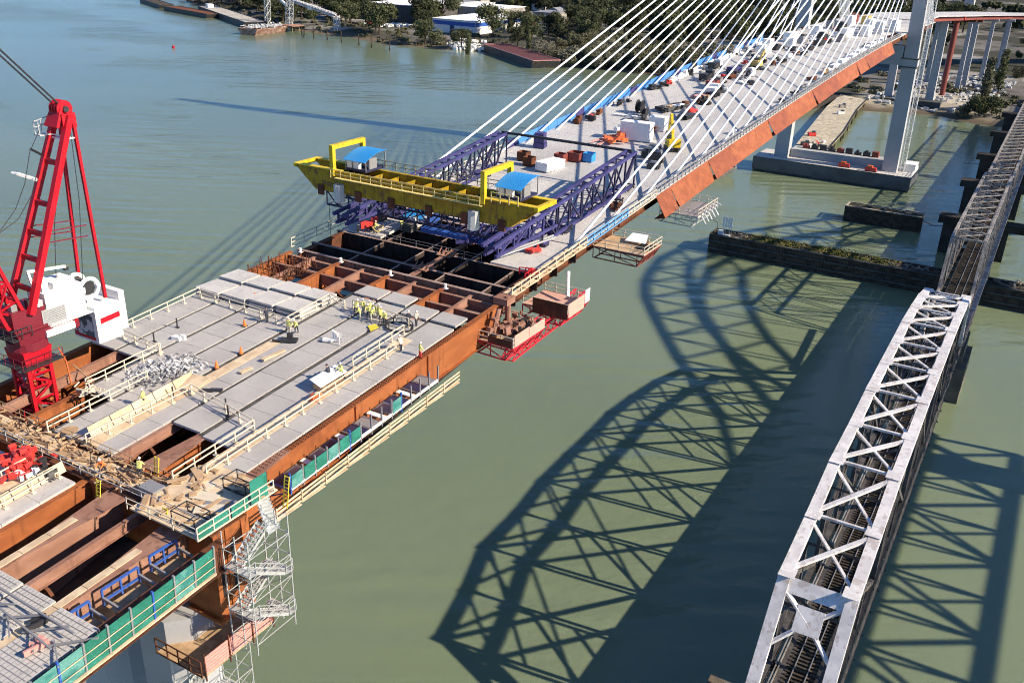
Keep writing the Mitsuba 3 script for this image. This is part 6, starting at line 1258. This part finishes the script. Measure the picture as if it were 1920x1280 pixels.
building('plant_shed', 'tall dark fronted shed with a bright white roof on the far bank', -520, -466, 360, 440, 16, 'haunch_grey', 'white_sheet', cat='shed')
building('office_block', 'grey office block behind the white and blue warehouse', -475, -418, 436, 486, 12, 'concrete_old', 'white_sheet', win=6); building('workshop', 'teal workshop with a white gable by the blue tank', -570, -505, 470, 540, 10, 'teal_wall', 'steel_grey', cat='workshop'); building('workshop', 'white gabled store next to the teal workshop', -500, -478, 480, 525, 11, 'white_paint', 'concrete_pale', cat='store', win=3)
building('grey_shed', 'small grey shed right of the office block', -400, -378, 470, 500, 10, 'concrete_old', 'steel_grey', cat='shed', win=2)
k = thing('storage_tank', 'round blue storage tank between the sheds', 'tank'); part(k, 'shell', MB().tube((-495, 408, 2), (-495, 408, 14.5), 8, 24), 'blue_paint', smooth=40); part(k, 'lid', MB().tube((-495, 408, 14.5), (-495, 408, 15), 8.2, 24), 'blue_canopy', smooth=40)
for i in range(92):
    for _ in range(30):
        x = r8.uniform(-600, -60); y = r8.uniform(470, 1150)
        if clear(x, y): break
    a, b = r8.uniform(5, 9), r8.uniform(6, 11); k = thing('house', f'small {["grey", "white", "black", "tan"][i % 4]} roofed house {"left of" if x < -330 else "beyond"} the stay cables among far trees', 'house', f'{["grey", "white", "black", "tan"][i % 4]} roofed houses, {"left" if x < -330 else "right"}'); z = gz_at(x, y) + 2
    part(k, 'wall', MB().box(x - a, x + a, y - b, y + b, z - 3, z + 4.5), 'concrete_pale' if i % 2 else 'white_paint'); g = MB(); g.add([[x - a - .5, y - b - .5, z + 4.5], [x + a + .5, y - b - .5, z + 4.5], [x + a + .5, y + b + .5, z + 4.5], [x - a - .5, y + b + .5, z + 4.5], [x, y - b - .5, z + 8], [x, y + b + .5, z + 8]], [[0, 4, 5], [0, 5, 3], [1, 2, 5], [1, 5, 4], [0, 1, 4], [2, 3, 5]]); part(k, 'roof', g, ['steel_grey', 'white_sheet', 'haunch_grey', 'concrete_old'][i % 4])
for i in range(7): building('long_shed', 'long white roofed shed in the distance beyond the approach spans', 20 + (i % 4) * 75, 82 + (i % 4) * 75, 820 + (i // 4) * 240 + 20 * (i % 3), 900 + (i // 4) * 240, 9, 'concrete_pale', 'white_sheet', cat='shed', group='long sheds in the distance')
# yard clutter
m = MB()
for i in range(240):
    x, y = r8.choice([(-345, 262), (-470, 322), (-330, 252), (-455, 330)]); x += r8.gauss(0, 7); y += r8.gauss(0, 6); m.cbox((x, y, gz_at(x, y) + .8), (r8.uniform(.8, 4.5), r8.uniform(.6, 2.4), r8.uniform(.6, 2.6)), r8.uniform(0, 3))
labels[single('yard_debris', m, 'white_paint', 'white boats, crates and junk scattered over the yards', 'junk')]['kind'] = 'stuff'
m = MB()
for i in range(420):
    x, y = r8.uniform(-26, 36), r8.uniform(186, 330); x += (y - 200) * .05; m.cbox((x, y, gz_at(x, y) + .5), (r8.uniform(.6, 4), r8.uniform(.5, 2), r8.uniform(.4, 1.8)), r8.uniform(0, 3))
labels[single('yard_debris', m, 'scrap_white', 'grey building materials strewn under the approach spans', 'building materials')]['kind'] = 'stuff'
car_ply = {}
def car_mesh(i):
    b = MB().hexa([[-2.2, -.9, .3], [2.2, -.9, .3], [2.2, .9, .3], [-2.2, .9, .3]], [[-2.1, -.85, .95], [2.1, -.85, .95], [2.1, .85, .95], [-2.1, .85, .95]]); c = MB().hexa([[-1.5, -.8, .95], [1.0, -.8, .95], [1.0, .8, .95], [-1.5, .8, .95]], [[-1.1, -.68, 1.5], [.5, -.68, 1.5], [.5, .68, 1.5], [-1.1, .68, 1.5]]); w = MB()
    for a in (-1.35, 1.35):
        for s in (-1, 1): w.tube((a, s * .72, .34), (a, s * .95, .34), .34, 10)
    return b, c, w
CB, CC, CW = (mikit.ply(q.mesh(), 'mat_white_paint') for q in car_mesh(0))
def car(x, y, rz, body, label, group):
    k = thing('parked_car', label, 'car', group); w = T().translate([x, y, gz_at(x, y)]).rotate([0, 0, 1], rz)
    for nm, pl, m_ in (('body', CB, body), ('cabin', CC, 'glass_dark'), ('wheels', CW, 'tyre')): scene[k + '__' + nm] = {**pl, 'to_world': w, 'bsdf': {'type': 'ref', 'id': 'mat_' + m_}}
for i in range(56): car(-388 + (i % 8) * 6.6, 404 + (i // 8) * 22 + (i % 3), 84, ['white_paint', 'galvanised', 'steel_grey', 'white_paint', 'site_red', 'blue_paint'][(i * 7) % 6], 'small car in the rows of the car park behind the warehouse', 'cars in the far car park')
for i in range(20): car(24 + r8.uniform(-8, 18), 215 + i * 9.5, r8.uniform(0, 180), ['white_paint', 'galvanised', 'steel_black'][i % 3], 'vehicle parked on the ground right of the approach columns', 'vehicles right of the approach columns')
for i, (x, y) in enumerate(((-482, 316), (-474, 320))): k = thing('red_lorry', ['red lorry on the bank below the dark shed', 'red trailer behind the red lorry'][i], 'lorry'); z = gz_at(x, y); part(k, 'box', MB().cbox((x, y, z + 2), (6, 3, 3), .4), 'site_red'); part(k, 'chassis', MB().cbox((x, y, z + .5), (7, 2.6, .5), .4), 'steel_black')
# lamp posts
for i, (x, y) in enumerate(((-350, 400), (-300, 360), (-232, 330), (-180, 300))): k = thing('lamp_post', ['lamp post at the warehouse car park', 'lamp post right of the car park', 'lamp post above the willow scrub', 'lamp post on the sandy yard'][i], 'lamp post'); z = gz_at(x, y); part(k, 'pole', MB().tube((x, y, z), (x, y, z + 13), .16, 6, .08), 'galvanised'); part(k, 'head', MB().cbox((x + .6, y, z + 13), (1.6, .4, .2)), 'galvanised')

# ------------------------------------------------------------------ barges, piles, loading gantry
def barge(key, label, P, D, W, H, hull_m, deck_m, cat='barge', rake=3.0):
    P, D = np.array(P, float), np.array(D, float); d = (D - P) / np.linalg.norm(D - P); n = np.array([-d[1], d[0]]); k = thing(key, label, cat)
    c = lambda a, b, z: np.r_[a + n * b, z]; k0 = [c(P + d * rake, 0, -.8), c(D - d * rake, 0, -.8), c(D - d * rake, W, -.8), c(P + d * rake, W, -.8)]; k1 = [c(P, 0, H), c(D, 0, H), c(D, W, H), c(P, W, H)]
    part(k, 'hull', MB().hexa(k0, k1), hull_m); part(k, 'deck', MB().hexa([q + [0, 0, .0] for q in [c(P + d, .6, H), c(D - d, .6, H), c(D - d, W - .6, H), c(P + d, W - .6, H)]], [c(P + d, .6, H + .12), c(D - d, .6, H + .12), c(D - d, W - .6, H + .12), c(P + d, W - .6, H + .12)]), deck_m)
    r = MB()
    for a, b in ((c(P, .2, H + .3), c(D, .2, H + .3)), (c(P, W - .2, H + .3), c(D, W - .2, H + .3)), (c(P, .2, H + .3), c(P, W - .2, H + .3)), (c(D, .2, H + .3), c(D, W - .2, H + .3))): r.beam(a, b, .4, .6)
    part(k, 'coaming', r, 'maroon_rim' if 'maroon' in label else hull_m); return k
b1 = barge('barge', 'long dark barge with a grey gravel deck moored at the upper left', (-724, 336), (-566, 246), 20, 4.2, 'hull_dark', 'concrete_old'); part(b1, 'cabin', MB().cbox((-706, 336, 6), (9, 6, 3.5), -.5), 'white_paint')
barge('barge', 'brown decked barge moored left of the gravel barge', (-748, 312), (-652, 282), 16, 3.6, 'hull_dark', 'rust_dark'); barge('barge', 'farther dark barge at the upper left corner of the moorings', (-850, 366), (-765, 322), 15, 3.4, 'hull_dark', 'timber_dark'); barge('barge', 'maroon topped empty barge moored by the trees near the stay cables', (-320, 250), (-243, 190), 21, 5.0, 'hull_dark', 'maroon_deck')
b4 = barge('barge', 'rusty pale ended barge heaped with metal scrap beside the loading gantry', (-530, 203), (-511, 205), 40, 4.5, 'hull_rust', 'rust_dark')
m = MB()
for i in range(160): m.cbox((r8.uniform(-529, -513), r8.uniform(206, 242), 5.4 + abs(r8.gauss(0, .9))), (r8.uniform(.6, 3.4), r8.uniform(.4, 1.2), r8.uniform(.3, 1.2)), r8.uniform(0, 3), r8.uniform(-.5, .5))
labels[single('metal_scrap', m, 'scrap_white', 'heaped metal scrap on the rusty barge', 'scrap')]['kind'] = 'stuff'
for i, (x, y) in enumerate(((-480.5, 225), (-468.7, 226), (-453.5, 225), (-433, 218), (-412, 214), (-394, 207), (-374, 203))):
    k = thing('mooring_pile', ['braced pair of mooring piles nearest the loading gantry', 'second mooring pile from the loading gantry', 'third mooring pile from the loading gantry', 'middle mooring pile of the row', 'third mooring pile from the right end of the row', 'second mooring pile from the right end of the row', 'rightmost leaning mooring pile of the row'][i], 'mooring pile')
    part(k, 'pile', MB().tube((x, y, -2), (x + (.8 if i == 6 else .1), y, 8.5), .38, 8), 'timber_dark'); part(k, 'pile', MB().tube((x + (1.5 if i == 0 else .5), y, -2), (x + (3.4 if i == 0 else .5), y, 8.0 if i == 0 else 2), .36, 8), 'timber_dark')
lg = thing('loading_gantry', 'white lattice conveyor gantry with trestle towers at the barge berth', 'conveyor')
part(lg, 'tower', lattice(MB(), (-524, 256, -1), (-526, 262, 25), 2.2, .22, 7, .12), 'galvanised'); part(lg, 'tower', lattice(MB(), (-560, 268, -1), (-560, 270, 34), 1.8, .2, 9, .1), 'galvanised')
A0, B0 = np.array([-528, 266, 24.5]), np.array([-482, 270, 14.5]); hy = np.array([0, 0, 1.0]); dd = (B0 - A0) / np.linalg.norm(B0 - A0); part(lg, 'conveyor_truss', lattice(MB(), A0, B0, 1.4, .2, 14, .12, hx=np.cross(dd, hy), hy=hy), 'truss_white'); part(lg, 'belt_cover', MB().beam(A0 + [0, 0, .4], B0 + [0, 0, .4], 2.2, .4), 'truss_white'); part(lg, 'loading_boom', MB().beam((-560, 270, 33), (-530, 262, 20), 1.8, 1.8), 'truss_white'); part(lg, 'hopper', MB().cbox((-508, 268, 19), (4, 3, 3)), 'white_paint'); part(lg, 'land_tower', lattice(MB(), (-482, 271, 1), (-482, 271, 14.5), 1.8, .3, 4, .18), 'truss_white')
m = MB()
for i in range(8): m.tube((-523 + (i % 4) * 3, 250 + (i // 4) * 9, -2), (-523 + (i % 4) * 3, 250 + (i // 4) * 9, 4.5), .4, 7)
part(lg, 'berth_piles', m, 'yellow_grey'); part(lg, 'berth_deck', MB().box(-526, -511, 247, 262, 4.5, 5.1), 'rust_pink')
k = thing('buoy', 'small red buoy alone on the open river', 'buoy'); part(k, 'float', MB().tube((-494.8, 104.9, -.4), (-494.8, 104.9, 1.2), 1.0, 12), 'crane_red'); part(k, 'mark', MB().tube((-494.8, 104.9, 1.2), (-494.8, 104.9, 2.6), .4, 8, .1), 'crane_red')
# work jetty behind the tower and craft moored there
jt = thing('work_jetty', 'pale planked work jetty on piles running from the tower to the right bank', 'jetty')
jl = [(-22, 12), (-30, 80), (-38, 150), (-44, 240)]; jr = [(-9, 12), (-14, 80), (-22, 150), (-28, 240)]
for i in range(3):
    for j in range(10):
        t0, t1 = j / 10, (j + .96) / 10; L_ = lambda q, t: np.array([q[i][0] + (q[i + 1][0] - q[i][0]) * t, q[i][1] + (q[i + 1][1] - q[i][1]) * t, 0]); e = [L_(jl, t0), L_(jr, t0), L_(jr, t1), L_(jl, t1)]
        part(jt, 'deck_mat', MB().hexa([q + [0, 0, 2.7] for q in e], [q + [0, 0, 3.3] for q in e]), 'timber_pale')
        if j % 3 == 0:
            for q in (L_(jr, t0), L_(jl, t0)): part(jt, 'pile', MB().tube(q + [0, 0, -2], q + [0, 0, 2.8], .35, 8), 'timber_dark')
        part(jt, 'kerb_beam', MB().beam(L_(jr, t0) + [0, 0, 3.5], L_(jr, t1) + [0, 0, 3.5], .4, .5), 'timber_dark')
for i, (x, y, m_) in enumerate(((-24, 60, 'site_red'), (-26, 128, 'white_paint'), (-21, 36, 'steel_black'), (-19, 26, 'site_pink'), (-30, 150, 'truss_grey'))):
    k = thing('jetty_load', ['red machine on the left edge of the jetty', 'white pickup halfway along the jetty', 'black plant at the near end of the jetty', 'pinkish crates by the tower end of the jetty', 'grey bundle farther along the jetty'][i], 'machine'); part(k, 'body', MB().cbox((x, y, 4.1), (3.4, 2, 1.5), .6), m_); part(k, 'cab', MB().cbox((x + .6, y + .6, 5.1), (1.2, 1.4, .9), .6), 'glass_dark'); part(k, 'skid', MB().cbox((x, y, 3.36), (3.6, 2.1, .1), .6), 'steel_black')
for i in range(12): x, y = -20 + r8.uniform(-3, 5), 14 + i * 3 + r8.uniform(-1, 1); single('jetty_crate', MB().cbox((x, y, 3.9), (r8.uniform(.8, 2), r8.uniform(.8, 1.6), 1.2), r8.uniform(0, 3)).cbox((x + .7, y + .6, 3.6), (.9, .7, .6), r8.uniform(0, 3)), ['steel_black', 'timber_pale', 'site_red', 'white_paint'][i % 4], ['dark', 'tan', 'red', 'white'][i % 4] + ' crate among the clutter at the tower end of the jetty', 'crate', 'crates at the tower end of the jetty')
kb = barge('moored_barge', 'dark barge carrying a blue steel frame behind the bridge girder', (-62, 140), (-52, 205), -14, 3.0, 'hull_dark', 'timber_dark'); m = MB()
for i in range(6): m.beam((-56 + (i % 2) * 8, 150 + i * 8, 3), (-52, 154 + i * 8, 8.5), .5, .5).beam((-58, 150 + i * 8, 5 + i % 3), (-46, 152 + i * 8, 5 + i % 3), .5, .6)
part(kb, 'steel_frame', m, 'blue_paint')
kb = barge('moored_barge', 'pale bowed barge with brown stores tied up left of the tower pile cap', (-60, -38), (-31, -28), 22, 3.4, 'hull_pale', 'rust_dark', rake=5)
m = MB()
for i in range(30): m.cbox((r8.uniform(-56, -36), r8.uniform(-30, -12), 4.3 + abs(r8.gauss(0, .7))), (r8.uniform(.6, 3), r8.uniform(.4, 1.4), r8.uniform(.4, 1.6)), r8.uniform(0, 3))
labels[single('stores', m, 'rust_dark', 'brown heaped stores on the pale bowed barge', 'stores')]['kind'] = 'stuff'
# road along the bank
rx = np.linspace(-640, -150, 60); ry = np.array([shore(x) for x in rx]); ry = np.convolve(np.pad(ry, 6, 'edge'), np.ones(13) / 13, 'valid') + 72; m = MB()
for a in range(59):
    e = [(rx[a], ry[a] - 4), (rx[a + 1], ry[a + 1] - 4), (rx[a + 1], ry[a + 1] + 4), (rx[a], ry[a] + 4)]; m.quad(*[[x, y, gz_at(x, y) + .12] for x, y in e])
structure('access_road', m, 'asphalt')
